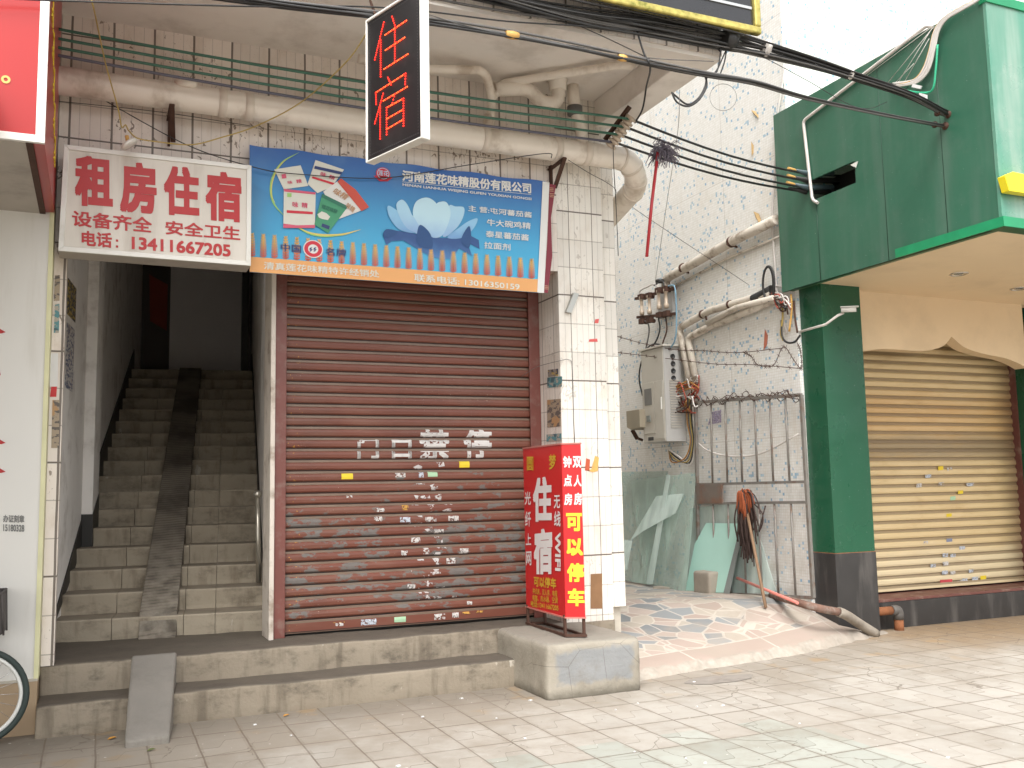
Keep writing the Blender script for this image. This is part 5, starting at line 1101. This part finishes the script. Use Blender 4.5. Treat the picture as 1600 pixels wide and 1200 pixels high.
# column
mb = MB(); mb.box((7.08, 7.84, .855), (7.625, 8.22, ZC + .02)); mb.build('column', M['columngreen'], GB, bevel=.004)
mb = MB(); mb.box((7.074, 7.834, -.05), (7.631, 8.22, .853)); mb.build('column_base', M['blackstone'], GB, bevel=.004)
mb = MB(); mb.box((7.077, 7.837, .846), (7.628, 8.2, .859)); mb.build('base_joint', M['orangerust'], GB)
x2 = onY(1592, 740, 8.40).x
mb = MB(); mb.box((x2, 7.9, .0), (x2 + .55, 8.7, ZC + .02)); mb.build('column', M['columngreen'], GB, bevel=.004)
mb = MB(); mb.box((x2 - .015, 8.34, .32), (x2 + .01, 8.5, 3.4)); mb.build('door_edge', M['maroon'], GB)
# scalloped valance
pv = [(1338, 549), (1355, 548), (1375, 545.5), (1400, 546), (1440, 548.5), (1462, 545), (1476, 539), (1487, 526), (1497, 535), (1512, 545), (1540, 553.5), (1568, 559), (1590, 567), (1604, 575)]
Yv = 8.02; pts = [onY(x, y, Yv) for x, y in pv]; pts = catmull(pts[:8], 4)[:-1] + catmull(pts[7:], 4); w = pts[-1].x
pts = [Vector((7.625, Yv, pts[0].z))] + [p for p in pts if p.x > 7.63]
mb = MB(); top = [Vector((p.x, Yv, ZC + .02)) for p in pts]; n = len(pts); dv = Vector((0, .16, 0))
mb.add(pts + top, [(i, i + 1, n + i + 1, n + i) for i in range(n - 1)]); mb.add(pts + [p + dv for p in pts], [(i, i + 1, n + i + 1, n + i) for i in range(n - 1)]); mb.build('valance', M['cream'], GB)
mb = MB(); mb.box((7.63, 8.19, 3.40), (14, 8.5, ZC + .02)); mb.build('shop_lintel', M['cream'], GB)
# kerb below the shutter
mb = MB(); mb.box((7.632, 8.02, -.05), (14, 8.7, .285)); mb.build('shop_step', M['blackstone'], GB, bevel=.006)
mb = MB(); mb.box((7.634, 8.012, .287), (14, 8.7, .318)); mb.build('threshold', M['maroon'], GB, bevel=.004)
# cream shutter
YS2 = 8.42; zb2 = .325; P2 = .1045
CS = thing('cream_shutter', 'closed cream rolling shutter with a brown stain band under the green canopy', 'shutter', (9, YS2, .3))
mb = MB(); xs_ = [7.66 + (x2 + .3 - 7.66) * i / 10 for i in range(11)]; zs = []; z = zb2 + .07
while z < 3.5:
    zs += [(z, .018), (z + .008, .018), (z + .014, .002), (z + .035, -.004), (z + .062, -.003), (z + .074, .004), (z + .080, .012), (z + P2 - .004, .014)]; z += P2
L = len(zs); vs = [(x, YS2 + d + .004 * mnoise.noise(Vector((x, zz, 0))), zz) for x in xs_ for zz, d in zs]
mb.add(vs, [(i * L + j, (i + 1) * L + j, (i + 1) * L + j + 1, i * L + j + 1) for i in range(10) for j in range(L - 1)]); mb.build('curtain', M['cream_shutter'], CS)
mb = MB(); mb.box((7.66, YS2 - .01, zb2 + .012), (x2 + .3, YS2 + .02, zb2 + .068)); mb.build('bottom_bar', M['cream_shutter'], CS, bevel=.004)
mb = MB(); mb.box((7.632, YS2 - .05, .32), (7.665, YS2 + .05, 3.4)); mb.build('side_rail', M['trimgreen'], CS)
s2 = lambda x, y: onY(x, y, YS2 - .008)
for x, y, w, h, mt_ in ((1469, 914, 19, 8, flat('red_sticker', (.5, .05, .06), .6, .4)), (1496, 912, 8, 5, sw), (1504, 909, 8, 5, sb_), (1519, 908, 9, 6, sb_), (1532, 906, 9, 6, sy), (1472, 898, 9, 6, sb_), (1485, 898, 8, 5, sw), (1514, 895, 7, 5, sb_), (1454, 887, 8, 5, sb_), (1473, 884, 9, 6, sw), (1473, 871, 8, 6, sb_), (1485, 871, 8, 5, sb_), (1499, 859, 9, 5, sb_), (1479, 847, 9, 5, flat('dark_blue_sticker', (.2, .22, .3))), (1442, 850, 8, 4, sw),
                        (1479, 808, 8, 5, sy), (1497, 772, 8, 5, sy), (1466, 759, 9, 5, sw), (1510, 760, 12, 5, sw), (1432, 762, 8, 6, sw), (1446, 747, 9, 5, sb_), (1512, 760, 8, 5, sb_), (1466, 735, 8, 6, sy), (1480, 736, 8, 5, sw), (1485, 782, 8, 6, sg)):
    mb = MB(); mb.prism([s2(x, y), s2(x + w, y - 1), s2(x + w, y - h - 1), s2(x, y - h)], (0, .0015, 0)); mb.build('sticker', mt_, CS)
# yellow letter stroke on the canopy front
p = onY(1563, 272, YC - .03)
mb = MB(); A = [onY(1570, 274, YC - .12), onY(1577, 298, YC - .12), onY(1650, 309, YC - .12), onY(1650, 283, YC - .12), onY(1583, 268, YC - .12)]; mb.prism(A, (0, .075, 0)); tag(mb.build('channel_letter', M['yellowletter'], None, bevel=.004), 'yellow raised letter stroke on the green canopy front, cut by the right edge', 'letter')
# conduit on the canopy side
cx_ = lambda x, y: onX(x, y, XC - .025)
CD = thing('canopy_conduit', 'white bent conduit pipe on the green canopy side around the cable opening', 'conduit', cx_(1254, 190))
mb = MB(); mb.tube(rnd_corner([cx_(1278, 317), cx_(1269, 312), cx_(1255, 189), cx_(1448, 40), cx_(1458, 42)], .05), .017, 8); mb.build('pipe', M['cablewhite'], CD)
WC = thing('wall_conduit', 'thin white conduit running down the mosaic wall beside the canopy edge', 'conduit', onX(1210, 400, XA - .03))
mb = MB(); aw = lambda x, y, k=.03: onX(x, y, XA - k); mb.tube([aw(1248, -20, .03), aw(1216, 170), aw(1206, 345), aw(1213, 452), aw(1229, 520)], .012, 8); mb.cyl(aw(1212, 447), aw(1232, 450), .012, 8); mb.build('pipe', M['cablewhite'], WC)
# CCTV camera
CV = thing('security_camera', 'small white security camera on a bent arm fixed to the green column', 'camera', onY(1320, 487, 7.55))
b0 = onX(1244, 520, 7.06); cpt = onY(1318, 489, 7.62)
mb = MB(); mb.tube([b0, onY(1290, 507, 7.72), onY(1309, 493, 7.64), cpt], .014, 8); mb.build('arm', M['cablewhite'], CV)
mb = MB(); d = (onY(1340, 484, 7.45) - onY(1316, 485, 7.55)).normalized(); c = onY(1326, 484, 7.55); mb.cyl(c - d * .075, c + d * .075, .026, 14); mb.build('body', M['white_al'], CV)
mb = MB(); mb.cyl(c + d * .074, c + d * .082, .021, 14); mb.build('lens', M['dark'], CV); mb = MB(); mb.obox(c + d * .01 + Vector((0, 0, .03)), d * .09, d.cross(Vector((0, 0, 1))).normalized() * .032, Vector((0, 0, .004))); mb.build('sunshade', M['white_al'], CV)

# ------------------------------------------------------------------ things on the mosaic alley wall
CB = thing('meter_cabinet', 'pale grey electric meter cabinet with a vented side on the mosaic alley wall', 'cabinet', (6.8, 10.8, 2.1))
Y0, X0 = 10.40, 6.72; Y1 = onX(1004, 620, X0).y; CW_ = (Y1 - Y0) / .93; zt, zl = 3.40, 2.16
mb = MB(); mb.box((X0, Y0, zl), (XA, Y1, zt)); mb.build('case', M['cabinet2'], CB, bevel=.006)
mb = MB(); mb.box((X0 - .03, Y0 - .03, zt), (XA, Y1 + .03, zt + .025)); mb.build('lid', M['cabinet'], CB, bevel=.004)
mb = MB(); mb.box((X0 - .008, Y0 + .012, zl + .01), (X0 - .001, Y1 - .01, zt - .01)); fd = mb.build('front_panel', M['cabinet'], CB)
mb = MB(); mb.box((X0 - .016, Y0 + .05 * CW_, zl + .04), (X0 - .009, Y0 + .40 * CW_, zl + .80)); fd2 = mb.build('door', M['cabinet'], CB, bevel=.003); mb = MB(); mb.box((X0 - .03, Y0 + .09 * CW_, zl + .42), (X0 - .017, Y0 + .12 * CW_, zl + .58)); mb.build('handle', M['white_al'], fd2)
mb = MB(); mb.box((X0 - .016, Y0 + .42 * CW_, zl + .12), (X0 - .009, Y0 + .86 * CW_, zl + .80)); d3 = mb.build('door', M['cabinet'], CB, bevel=.003)
mb = MB(); mb.box((X0 - .02, Y0 + .50 * CW_, zl + .50), (X0 - .0165, Y0 + .80 * CW_, zl + .72)); mb.build('meter_window', M['glasswin'], d3); mb = MB(); mb.box((X0 - .03, Y0 + .58 * CW_, zl + .28), (X0 - .0165, Y0 + .72 * CW_, zl + .36)); mb.build('latch', M['glassdark'], d3)
mb = MB(); mb.box((X0 - .012, Y0 + .5 * CW_, zl + .03), (X0 - .0085, Y0 + .72 * CW_, zl + .075)); mb.build('name_plate', M['dark'], CB)
mb = MB()
for k in range(4): mb.lathe((X0 + .135, Y0 - .002, zt - .13 - k * .095), (0, -1, 0), [(.034, 0), (.034, .012), (.026, .014), (.024, .004)], 16)
mb.build('cable_gland', M['dark'], CB)
mb = MB()
for k in range(19): mb.box((X0 + .07, Y0 - .012, zl + .18 + k * .034), (X0 + .24, Y0 - .001, zl + .192 + k * .034))
mb.build('vent_slats', M['cabinet'], CB)
FR = thing('fuse_rack', 'rack of ceramic fuse holders with dangling leads above the meter cabinet', 'fuse rack', (6.9, 10.8, 3.8))
mb = MB(); mb.box((XA - .05, 10.55, 3.86), (XA, 10.9, 4.22)); mb.build('board', M['cabinet2'], FR)
fk = lambda x, y, X=6.86: onX(x, y, X)
mb = MB(); mb.bar(fk(993, 467, 6.82), fk(1056, 450, 6.82), .035); mb.bar(fk(996, 496, 6.82), fk(1056, 490, 6.82), .035); mb.bar(fk(1052, 452, 6.82), fk(1052, 452, XA), .03); mb.bar(fk(1052, 490, 6.82), fk(1052, 490, XA), .03); mb.build('frame', M['rust'], FR)
for x, y in ((1002, 466), (1014, 464), (1029, 456), (1040, 454)):
    p, q = fk(x, y, 6.79), fk(x + 1.5, y + 36, 6.79); mb = MB(); mb.lathe(p + Vector((0, 0, .03)), q - p, [(.02, 0), (.032, .01), (.032, .05), (.022, .06), (.022, .2), (.034, .21), (.034, .26), (.02, .27)], 12); mb.build('fuse_holder', M['ceramic'], FR)
    for pp in (p + Vector((0, 0, .02)), q): mb = MB(); mb.obox(pp, (.03, 0, 0), (0, .05, 0), (0, 0, .035)); mb.cyl(pp + Vector((.02, .03, 0)), pp + Vector((.10, .05, 0)), .03, 10); mb.build('fuse_cap', M['rust'], FR)
for k, (pts, mt_) in enumerate([([(1003, 500), (1012, 505), (1014, 520), (1008, 550)], 'cablegrey'), ([(1029, 497), (1031, 515), (1024, 535), (1008, 552)], 'cable'), ([(1040, 494), (1042, 515), (1036, 535), (1034, 546)], 'rust'), ([(1036, 452), (1048, 446), (1055, 452), (1057, 500), (1055, 530), (1047, 545)], 'bluepipe'), ([(1006, 552), (1000, 575), (999, 595), (1004, 618)], 'cable'), ([(1000, 470), (1000, 455), (1012, 448), (1022, 444), (1030, 450)], 'cablewhite'), ([(1022, 446), (1030, 441), (1036, 440), (1038, 450)], 'cable'), ([(1006, 548), (1020, 538), (1036, 540), (1046, 546)], 'cable')]):
    mb = MB(); mb.tube(catmull([fk(*p, 6.80) for p in pts], 5), .011, 5); mb.build('lead', M[mt_], FR)
mb = MB(); c = fk(1031, 440, 6.85); mb.lathe(c, (0, 0, 1), [(.04, -.02), (.06, -.01), (.06, .02), (.05, .03)], 14); mb.build('cap', M['dark'], FR)
CN = thing('sloping_conduit', 'thick stained white conduit sloping up the mosaic wall from the fuse rack', 'conduit', aw(1040, 440, .07))
mb = MB(); mb.tube(rnd_corner([aw(1040, 456, .08), aw(1040, 436, .08), aw(1152, 373, .08), aw(1213, 343, .08)], .12), .060, 12); mb.build('pipe', M['pvcgrime'], CN)
for x, y in ((1068, 419), (1143, 378)): d = (aw(1152, 373, .08) - aw(1040, 436, .08)).normalized(); mb = MB(); c = aw(x, y, .08); mb.lathe(c - d * .02, d, [(.061, 0), (.068, .001), (.068, .035), (.061, .036)], 14); mb.bar(c + Vector((-.07, 0, -.03)), c + Vector((.1, .0, -.06)), .02); mb.build('clamp', M['rust'], CN)
mb = MB(); mb.tube([aw(1045, 452, .03), aw(1140, 402, .03), aw(1222, 368, .03)], .016, 6); mb.build('thin_pipe', M['pvcgrime'], CN)
C2 = thing('lower_conduit', 'pair of grimy white conduits bending down the mosaic wall to the meter cabinet', 'conduit', aw(1065, 515, .06))
mb = MB(); mb.tube(rnd_corner([aw(1079, 597, .07), aw(1061, 513, .07), aw(1110, 485, .07), aw(1180, 465, .07), aw(1206, 458, .07)], .07), .046, 12); mb.build('pipe', M['pvcgrime'], C2)
mb = MB(); mb.tube(rnd_corner([aw(1088, 597, .06), aw(1075, 528, .06), aw(1110, 510, .06), aw(1150, 494, .06), aw(1212, 468, .06)], .07), .045, 12); mb.build('pipe', M['pvcgrime'], C2)
mb = MB(); mb.tube(rnd_corner([aw(1105, 505, .12), aw(1150, 481, .12), aw(1210, 465, .12)], .07), .035, 12); mb.build('pipe', M['pvcgrime'], C2)
for x, y in ((1098, 491), (1141, 476)): mb = MB(); d = (aw(1180, 465, .07) - aw(1110, 485, .07)).normalized(); mb.lathe(aw(x, y, .07) - d * .015, d, [(.047, 0), (.056, .001), (.056, .03), (.047, .031)], 14); mb.bar(aw(x + 2, y - 5, .02), aw(x + 6, y + 8, .10), .02); mb.build('clamp', M['rust'], C2)
mb = MB(); mb.tube([aw(1177, 467, .07), aw(1196, 458, .07), aw(1206, 452, .07)], .052, 12); mb.build('tape', M['cable'], C2)
mb = MB(); mb.tube([onX(1201 + 9 * math.cos(a), 443 + 27 * math.sin(a), XA - .13) for a in [2 * math.pi * k / 24 for k in range(24)]], .014, 6, True); mb.tube([onX(1200 + 8 * math.cos(a), 442 + 25 * math.sin(a), XA - .10) for a in [2 * math.pi * k / 24 for k in range(24)]], .012, 6, True); tag(mb.build('cable_coil', M['cable']), 'hanging loop of black cable on the mosaic wall by the canopy edge', 'cable')
TW = thing('wire_tangle', 'tangle of orange, red and white wires beside the meter cabinet', 'wires', aw(1078, 610, .1))
rnd = random.Random(8)
for i in range(20):
    a = (rnd.uniform(1062, 1090), rnd.uniform(590, 628)); P = [aw(*a, .08)]
    for k in range(4): a = (min(1092, max(1056, a[0] + rnd.gauss(0, 12))), min(645, max(588, a[1] + rnd.gauss(4, 12)))); P.append(aw(*a, rnd.uniform(.05, .16)))
    mb = MB(); mb.tube(catmull(P, 5), .009, 5); mb.build('wire', M[['redwire', 'orangewire', 'cablewhite', 'redwire', 'rust'][i % 5]], TW)
for i in range(5):
    o = i * 2.4; mb = MB(); mb.tube(catmull([aw(1072 + o, 620, .08), aw(1074 + o, 660, .06), aw(1079 + o * .7, 690, .06), aw(1070 + o, 716 + o, .08), aw(1050 + o, 722 - o, .08), aw(1045, 703, .12)], 5), .010, 5); mb.build('wire', M[['orangewire', 'cablegrey', 'yellowcord', 'cable', 'cablewhite'][i]], TW)
T2 = thing('wire_tangle', 'dark red and white wires bunched where the conduits meet the canopy', 'wires', aw(1218, 470, .1))
for i in range(12):
    P = [aw(1205 + rnd.uniform(-3, 6), 462 + rnd.uniform(-6, 8), .1), aw(1214 + rnd.uniform(-3, 8), 470 + rnd.uniform(-10, 12), .14), aw(1222 + rnd.uniform(-3, 9), 462 + rnd.uniform(-8, 25), .1), aw(1228 + rnd.uniform(-6, 8), 470 + rnd.uniform(-10, 30), .08)]
    mb = MB(); mb.tube(catmull(P, 5), .009, 5); mb.build('wire', M[['redwire', 'rust', 'cablewhite', 'cable'][i % 4]], T2)
for pts, mt_ in (([(1221, 500), (1222, 525), (1230, 535), (1242, 534), (1250, 524)], 'cable'), ([(1222, 470), (1223, 495), (1220, 520), (1224, 532)], 'yellowcord'), ([(1236, 460), (1237, 485), (1233, 518)], 'orangetag'), ([(1240, 470), (1242, 495), (1246, 520)], 'rust')):
    mb = MB(); mb.tube(catmull([aw(*p, .06) for p in pts], 5), .012, 6); mb.build('wire', M[mt_], T2)
# beige lamp housing left of the cabinet
FL = thing('flood_lamp', 'beige boxy lamp housing on a bracket left of the meter cabinet', 'lamp', onX(988, 665, 6.7))
fc = onX(988, 655, 6.74); mb = MB(); mb.prism([onX(978, 642, 6.62), onX(979, 668, 6.62), onX(986, 672, 6.62), onX(1000, 668, 6.62), onX(999, 639, 6.62)], (.3, 0, 0)); mb.build('housing', M['hornbeige'], FL, bevel=.01); mb = MB(); mb.bar(onX(988, 672, 6.75), onX(996, 686, 6.8), .05); mb.bar(onX(994, 684, 6.8), onX(1004, 688, 6.9), .03); mb.build('bracket', M['rust'], FL)
# barbed wire
def barbed(label, pts, name='barbed_wire'):
    P = catmull(pts, 8); mb = MB(); mb.tube(P, .0045, 5)
    for k in range(2, len(P) - 1, 2):
        for s in (1, -1): d = (P[k + 1] - P[k]).normalized(); o = Vector((0, s * .02, .022)); mb.cyl(P[k] - o + d * .008, P[k] + o - d * .008, .003, 4)
    return tag(mb.build(name, M['rust']), label, 'barbed wire', 'barbed wire over the alley')
barbed('upper strand of barbed wire strung across the mosaic wall', [(4.5, 7.9, onY(968, 523, 7.9).z), onX(1010, 538, 6.5), onX(1060, 547, 6.75), onX(1100, 548, 6.8), onX(1150, 551, 6.85), onX(1222, 544, 6.9)])
barbed('lower strand of barbed wire strung across the mosaic wall', [(4.5, 7.9, onY(968, 550, 7.9).z), onX(1010, 556, 6.5), onX(1065, 563, 6.75), onX(1120, 569, 6.8), onX(1180, 570, 6.85), onX(1253, 576, 6.92)])
barbed('kinked barbed wire linking the two strands near the column', [onX(1160, 550, 6.86), onX(1174, 557, 6.86), onX(1184, 570, 6.86), onX(1208, 571, 6.86), onX(1224, 542, 6.88), onX(1240, 562, 6.9), onX(1252, 576, 6.9), onX(1251, 550, 6.9), onX(1246, 536, 6.9)])
# gate, swung open flat against the wall
GT = thing('steel_gate', 'open grey steel bar gate leaning along the mosaic alley wall', 'gate', (6.93, 9.2, .3))
XG = 6.935; gy0, gy1 = 8.16, 10.2
gp = lambda x, y: onX(x, y, XG)
TL, TR_, BL, BR = gp(1087, 629), gp(1252, 617), gp(1092, 926), gp(1271, 934)
def lerp(a, b, t): return a + (b - a) * t
def gat(u, v): return lerp(lerp(BL, BR, u), lerp(TL, TR_, u), v)
mb = MB()
for a, b in ((BL, TL), (BR, TR_), (BL, BR), (TL, TR_)): mb.bar(a, b, .036)
vm1, vm2 = (926 - 758) / (926 - 629), (926 - 788) / (926 - 629)
for v in (vm1, vm2): mb.bar(gat(0, v), gat(1, v), .03)
mb.build('frame', M['gatemetal'], GT)
for i in range(1, 7): u = i / 7; u = u ** .93; mb = MB(); mb.cyl(gat(u, vm1), gat(u, 1), .0125, 8); mb.build('bar', M['gatemetal'], GT)
for i in range(1, 7): u = i / 7; u = u ** .93; mb = MB(); mb.cyl(gat(u, 0), gat(u, vm2), .0125, 8); mb.build('bar', M['gatemetal'], GT)
mb = MB(); p = [gat(.01, vm2), gat(.27, vm2), gat(.27, vm1), gat(.01, vm1)]; mb.prism(p, (-.02, 0, 0)); mb.build('lock_plate', M['orangerust'] if False else plain('rust_stained_plate', (.16, .13, .11), .7, var=.4, scale=6, dirt=(.22, .09, .04), dirt_amt=.5, dirt_scale=4), GT)
rnd = random.Random(12); mb = MB()
for s in range(4):
    P = [lerp(TL, TR_, t / 22) + Vector((rnd.gauss(0, .03), 0, rnd.gauss(.0, .035))) for t in range(23)]; P = catmull(P, 4); mb.tube(P, .0045, 4)
    for k in range(3, len(P) - 1, 4): mb.cyl(P[k] - Vector((.0, .02, .025)), P[k] + Vector((.0, .02, .025)), .003, 4)
mb.build('barbed_wire', M['rust'], GT)
mb = MB(); mb.tube(catmull([aw(1085, 688, .05), aw(1110, 706, .05), aw(1145, 713, .05), aw(1190, 708, .05), aw(1248, 678, .05)], 6), .011, 6); tag(mb.build('loose_wire', M['cablewhite']), 'white cable sagging in an arc on the mosaic wall behind the gate', 'wire')
mb = MB(); mb.prism([aw(1106, 664, .004), aw(1127, 660, .004), aw(1127, 640, .004), aw(1112, 644, .004)], (-.002, 0, 0)); tag(mb.build('wall_sticker', torn('faded_violet_sticker', (.44, .38, .52), .57)), 'faded violet sticker on the mosaic wall behind the gate', 'sticker')
# glass sheets stacked against the wall
def leansheet(label, px, mat, k, tilt=.10, name='glass_sheet', t=.006):
    zs_ = [onX(x, y, XA).z for x, y in px]; z0, z1 = min(zs_), max(zs_); pts = []
    for (x, y) in px:
        X = XA - k
        for _ in range(4): p = onX(x, y, X); f = (p.z - z0) / (z1 - z0 + 1e-6); X = XA - k - tilt * (1 - f)
        pts.append(onX(x, y, X))
    mb = MB(); mb.prism(pts, (-t, 0, 0)); return tag(mb.build(name, mat), label, 'glass sheet', 'glass sheets in the alley')
leansheet('large dusty green glass sheet at the far left of the stack', [(960, 738), (1044, 736), (1018, 914), (960, 905)], M['glass'], .03, .25)
leansheet('wide dusty glass sheet in the middle of the stack', [(985, 752), (1088, 738), (1072, 925), (1010, 912)], M['glass'], .10, .22)
leansheet('narrow pale glass strip leaning in the stack', [(1042, 742), (1048, 742), (1020, 913), (1010, 912)], M['glass2'], .14, .26)
leansheet('small pale glass offcut near the pillar', [(960, 842), (988, 845), (980, 890), (960, 884)], M['glass2'], .5, .2)
leansheet('pale rectangular glass piece high in the stack', [(1026, 775), (1069, 771), (1056, 802), (1005, 830), (985, 845)], M['glass2'], .16, .2)
leansheet('wide clear glass sheet behind the gate', [(1078, 795), (1170, 782), (1168, 928), (1074, 925)], M['glass2'], .02, .06)
leansheet('solid teal painted glass sheet behind the gate', [(1104, 817), (1157, 818), (1133, 926), (1071, 925), (1086, 850)], M['teal'], .06, .20)
leansheet('grey glass sheet edge beside the teal sheet', [(1157, 822), (1164, 826), (1152, 870), (1140, 928), (1131, 926)], M['glassdark'], .07, .2)
leansheet('faint clear glass sheet at the right behind the gate', [(1165, 800), (1180, 815), (1215, 930), (1160, 928)], M['glass2'], .02, .05)
mb = MB(); p0 = onZ(1010, 912, .27); rough_box(mb, (0, 0, 0), (.42, .13, .035), .05, .008, .003); o = tag(mb.build('wood_plank', M['stoneblk']), 'flat grey board lying on the path below the glass sheets', 'board'); o.location = onZ(1020, 921, .27); o.rotation_euler = (0, 0, math.radians(-55))
mb = MB(); rough_box(mb, (-.1, -.17, 0), (.1, .17, .30), .06, .03, .008); o = tag(mb.build('stone_block', M['stoneblk']), 'grey-brown stone block standing under the lower left corner of the gate', 'stone'); q = onX(1107, 931, 6.80); o.location = (6.8, q.y, q.z)
# mop
MP = thing('mop', 'orange and brown string mop hung upside down over the gate rail', 'mop', onX(1196, 948, 6.55))
h0, h1 = onX(1196.5, 949, 6.45), onX(1163, 778, 6.83)
mb = MB(); mb.tube([h0, lerp(h0, h1, .5), h1], .017, 8); mb.build('handle', M['mopwood'], MP)
rnd = random.Random(6); dk, og = MB(), MB(); hp_ = onX(1161, 772, 6.82)
for k in range(110):
    dy, dx = rnd.gauss(0, .062), rnd.uniform(-.09, .04); L = rnd.uniform(.35, .85)
    s = hp_ + Vector((0, 0, .0)); m1 = s + Vector((dx * .7, -.06 + dy * .7, -.02 + rnd.gauss(0, .03))); e = s + Vector((dx, -.08 + dy * 1.25, -L * (1 - min(.6, abs(dy) * 2.4))))
    P = catmull([s, m1, lerp(m1, e, .5) + Vector((rnd.gauss(0, .02), rnd.gauss(0, .02), 0)), e], 4)
    (dk).tube(P, .009, 4)
    if k % 2 == 0:
        P = catmull([s + Vector((-.02, 0, .02)), m1 + Vector((-.025, 0, .01)), lerp(m1, e, .38 if L > .5 else .5) + Vector((-.03, 0, 0))], 4); og.tube(P, .009, 4)
dk.build('dark_yarn', M['mopdark'], MP); og.build('orange_yarn', M['moporange'], MP)
mb = MB(); mb.tube(catmull([onX(1178, 787, 6.86), onX(1190, 800, 6.84), onX(1192, 815, 6.84), onX(1186, 830, 6.84), onX(1196, 790, 6.86)], 5), .008, 5); mb.build('loose_strand', M['mopdark'], MP)
# pink pole and old pipe
rp = lambda x, y, z: onZ(x, y, z)
PP = MB(); a = onX(1152, 903, 6.86); b = rp(1246, 942, .42); PP.tube([a, b], .017, 8); tag(PP.build('pink_pole', M['pinkpole']), 'thin pink pole lying from behind the gate to the old pipe', 'pole')
OP = thing('ground_pipe', 'old rusty pipe sloping from the gate along the path past the black column base', 'pipe', rp(1366, 989, 0))
P = [rp(1206, 930, .36), rp(1245, 941, .40), rp(1282, 951, .36), rp(1310, 956, .31), rp(1322, 961, .27), rp(1345, 976, .14), rp(1369, 991, .02)]
mb = MB(); mb.tube(catmull(P[:4], 5), .04, 10); mb.build('rusty_length', plain('crusted_rusty_pipe', (.16, .09, .065), .9, var=.5, scale=14, dirt=(.3, .26, .22), dirt_amt=.5, dirt_scale=8), OP)
mb = MB(); mb.tube(catmull(P[3:], 5), .05, 12); mb.build('grey_length', plain('dirty_grey_pipe', (.27, .235, .19), .7, var=.2, scale=8, dirt=(.13, .1, .07), dirt_amt=.4), OP)
# rusty elbow pipe by the shop step
EP = thing('elbow_pipe', 'short rusty elbow pipe coming out of the black shop step into the pavement', 'pipe', onY(1407, 995, 7.9))
zz = .215; xa = onY(1404, 965, 7.9).x
mb = MB(); mb.tube([(7.60, 7.9, zz), (xa - .09, 7.9, zz)], .045, 14); mb.build('inlet', M['orangerust'], EP)
mb = MB(); mb.tube(rnd_corner([(xa - .10, 7.9, zz), (xa, 7.9, zz), (xa, 7.9, zz - .10)], .08), .056, 14); mb.build('elbow', plain('grey_iron_elbow', (.11, .10, .09), .7, .2, var=.3), EP)
mb = MB(); mb.tube([(xa, 7.9, zz - .09), (xa, 7.9, -.03)], .05, 14); mb.build('outlet', M['orangerust'], EP)
# leaves caught on the wall and scattered on the ground
def leaf(label, c, u, v, mat, name='dry_leaf', group='dry leaves'):
    c, u, v = Vector(c), Vector(u), Vector(v); n = u.cross(v).normalized() * u.length * .25; mb = MB()
    mb.add([c - u, c - u * .3 + v * .8 + n, c + u * .5 + v * .6 + n, c + u * 1.1, c + u * .5 - v * .6 + n, c - u * .3 - v * .8 + n, c], [(0, 1, 6), (1, 2, 6), (2, 3, 6), (3, 4, 6), (4, 5, 6), (5, 0, 6)]); return tag(mb.build(name, mat), label, 'leaf', group)
leaf('dry leaf stuck on the bright mosaic wall, uppermost', aw(1179, 178, .02), (0, -.06, -.07), (0, .02, -.02), M['leafdry'])
leaf('dry leaf stuck on the mosaic wall below the first', aw(1174, 232, .02), (0, .0, -.09), (0, .03, 0), M['leafdry'])
leaf('dry forked leaf resting above the sloping conduit', aw(1182, 340, .05), (0, -.05, -.09), (0, .04, -.02), M['leafdry'])
leaf('dry red leaf hanging below the conduits on the mosaic wall', aw(1194, 530, .03), (0, .02, -.12), (0, .035, 0), M['leafred'])
for k, (x, y, s) in enumerate(((175, 1154, .03), (447, 1118, .024), (236, 1172, .026), (1110, 1100, .0))):
    if s: p = onZ(x, y, .006); leaf(['fallen orange leaf on the pavement left of the ramp strip', 'fallen orange leaf at the foot of the steps', 'small green weed at the foot of the ramp strip'][k], p, (s, s * .3, .003), (-s * .2, s * .6, .002), M['leaf'] if k < 2 else M['weed'], 'fallen_leaf' if k < 2 else 'weed', 'leaves on the pavement')
rnd = random.Random(31); mb = MB()
for k in range(26):
    x = rnd.uniform(.2, 4.6); y = rnd.uniform(4.6, 7.15) - max(0, x - 3) * .3; s = rnd.uniform(.005, .013)
    mb.obox((x, y, .004), (s, s * .3, 0), (-s * .2, s * .6, 0), (0, 0, .003))
o = mb.build('litter_specks', M['whitepaper']); o['kind'] = 'stuff'; tag(o, 'scattered white paper crumbs on the pavement in front of the steps', 'litter')

# ------------------------------------------------------------------ origins of single-mesh things at their base
for o in list(sc.objects):
    if o.type == 'MESH' and o.parent is None and o.get('kind') != 'structure' and o.location.length < 1e-6:
        vs = [v.co for v in o.data.vertices]; c = Vector(((min(v.x for v in vs) + max(v.x for v in vs)) / 2, (min(v.y for v in vs) + max(v.y for v in vs)) / 2, min(v.z for v in vs)))
        o.data.transform(Matrix.Translation(-c)); o.location = c
        for ch in o.children: ch.matrix_parent_inverse = Matrix.Translation(-c)
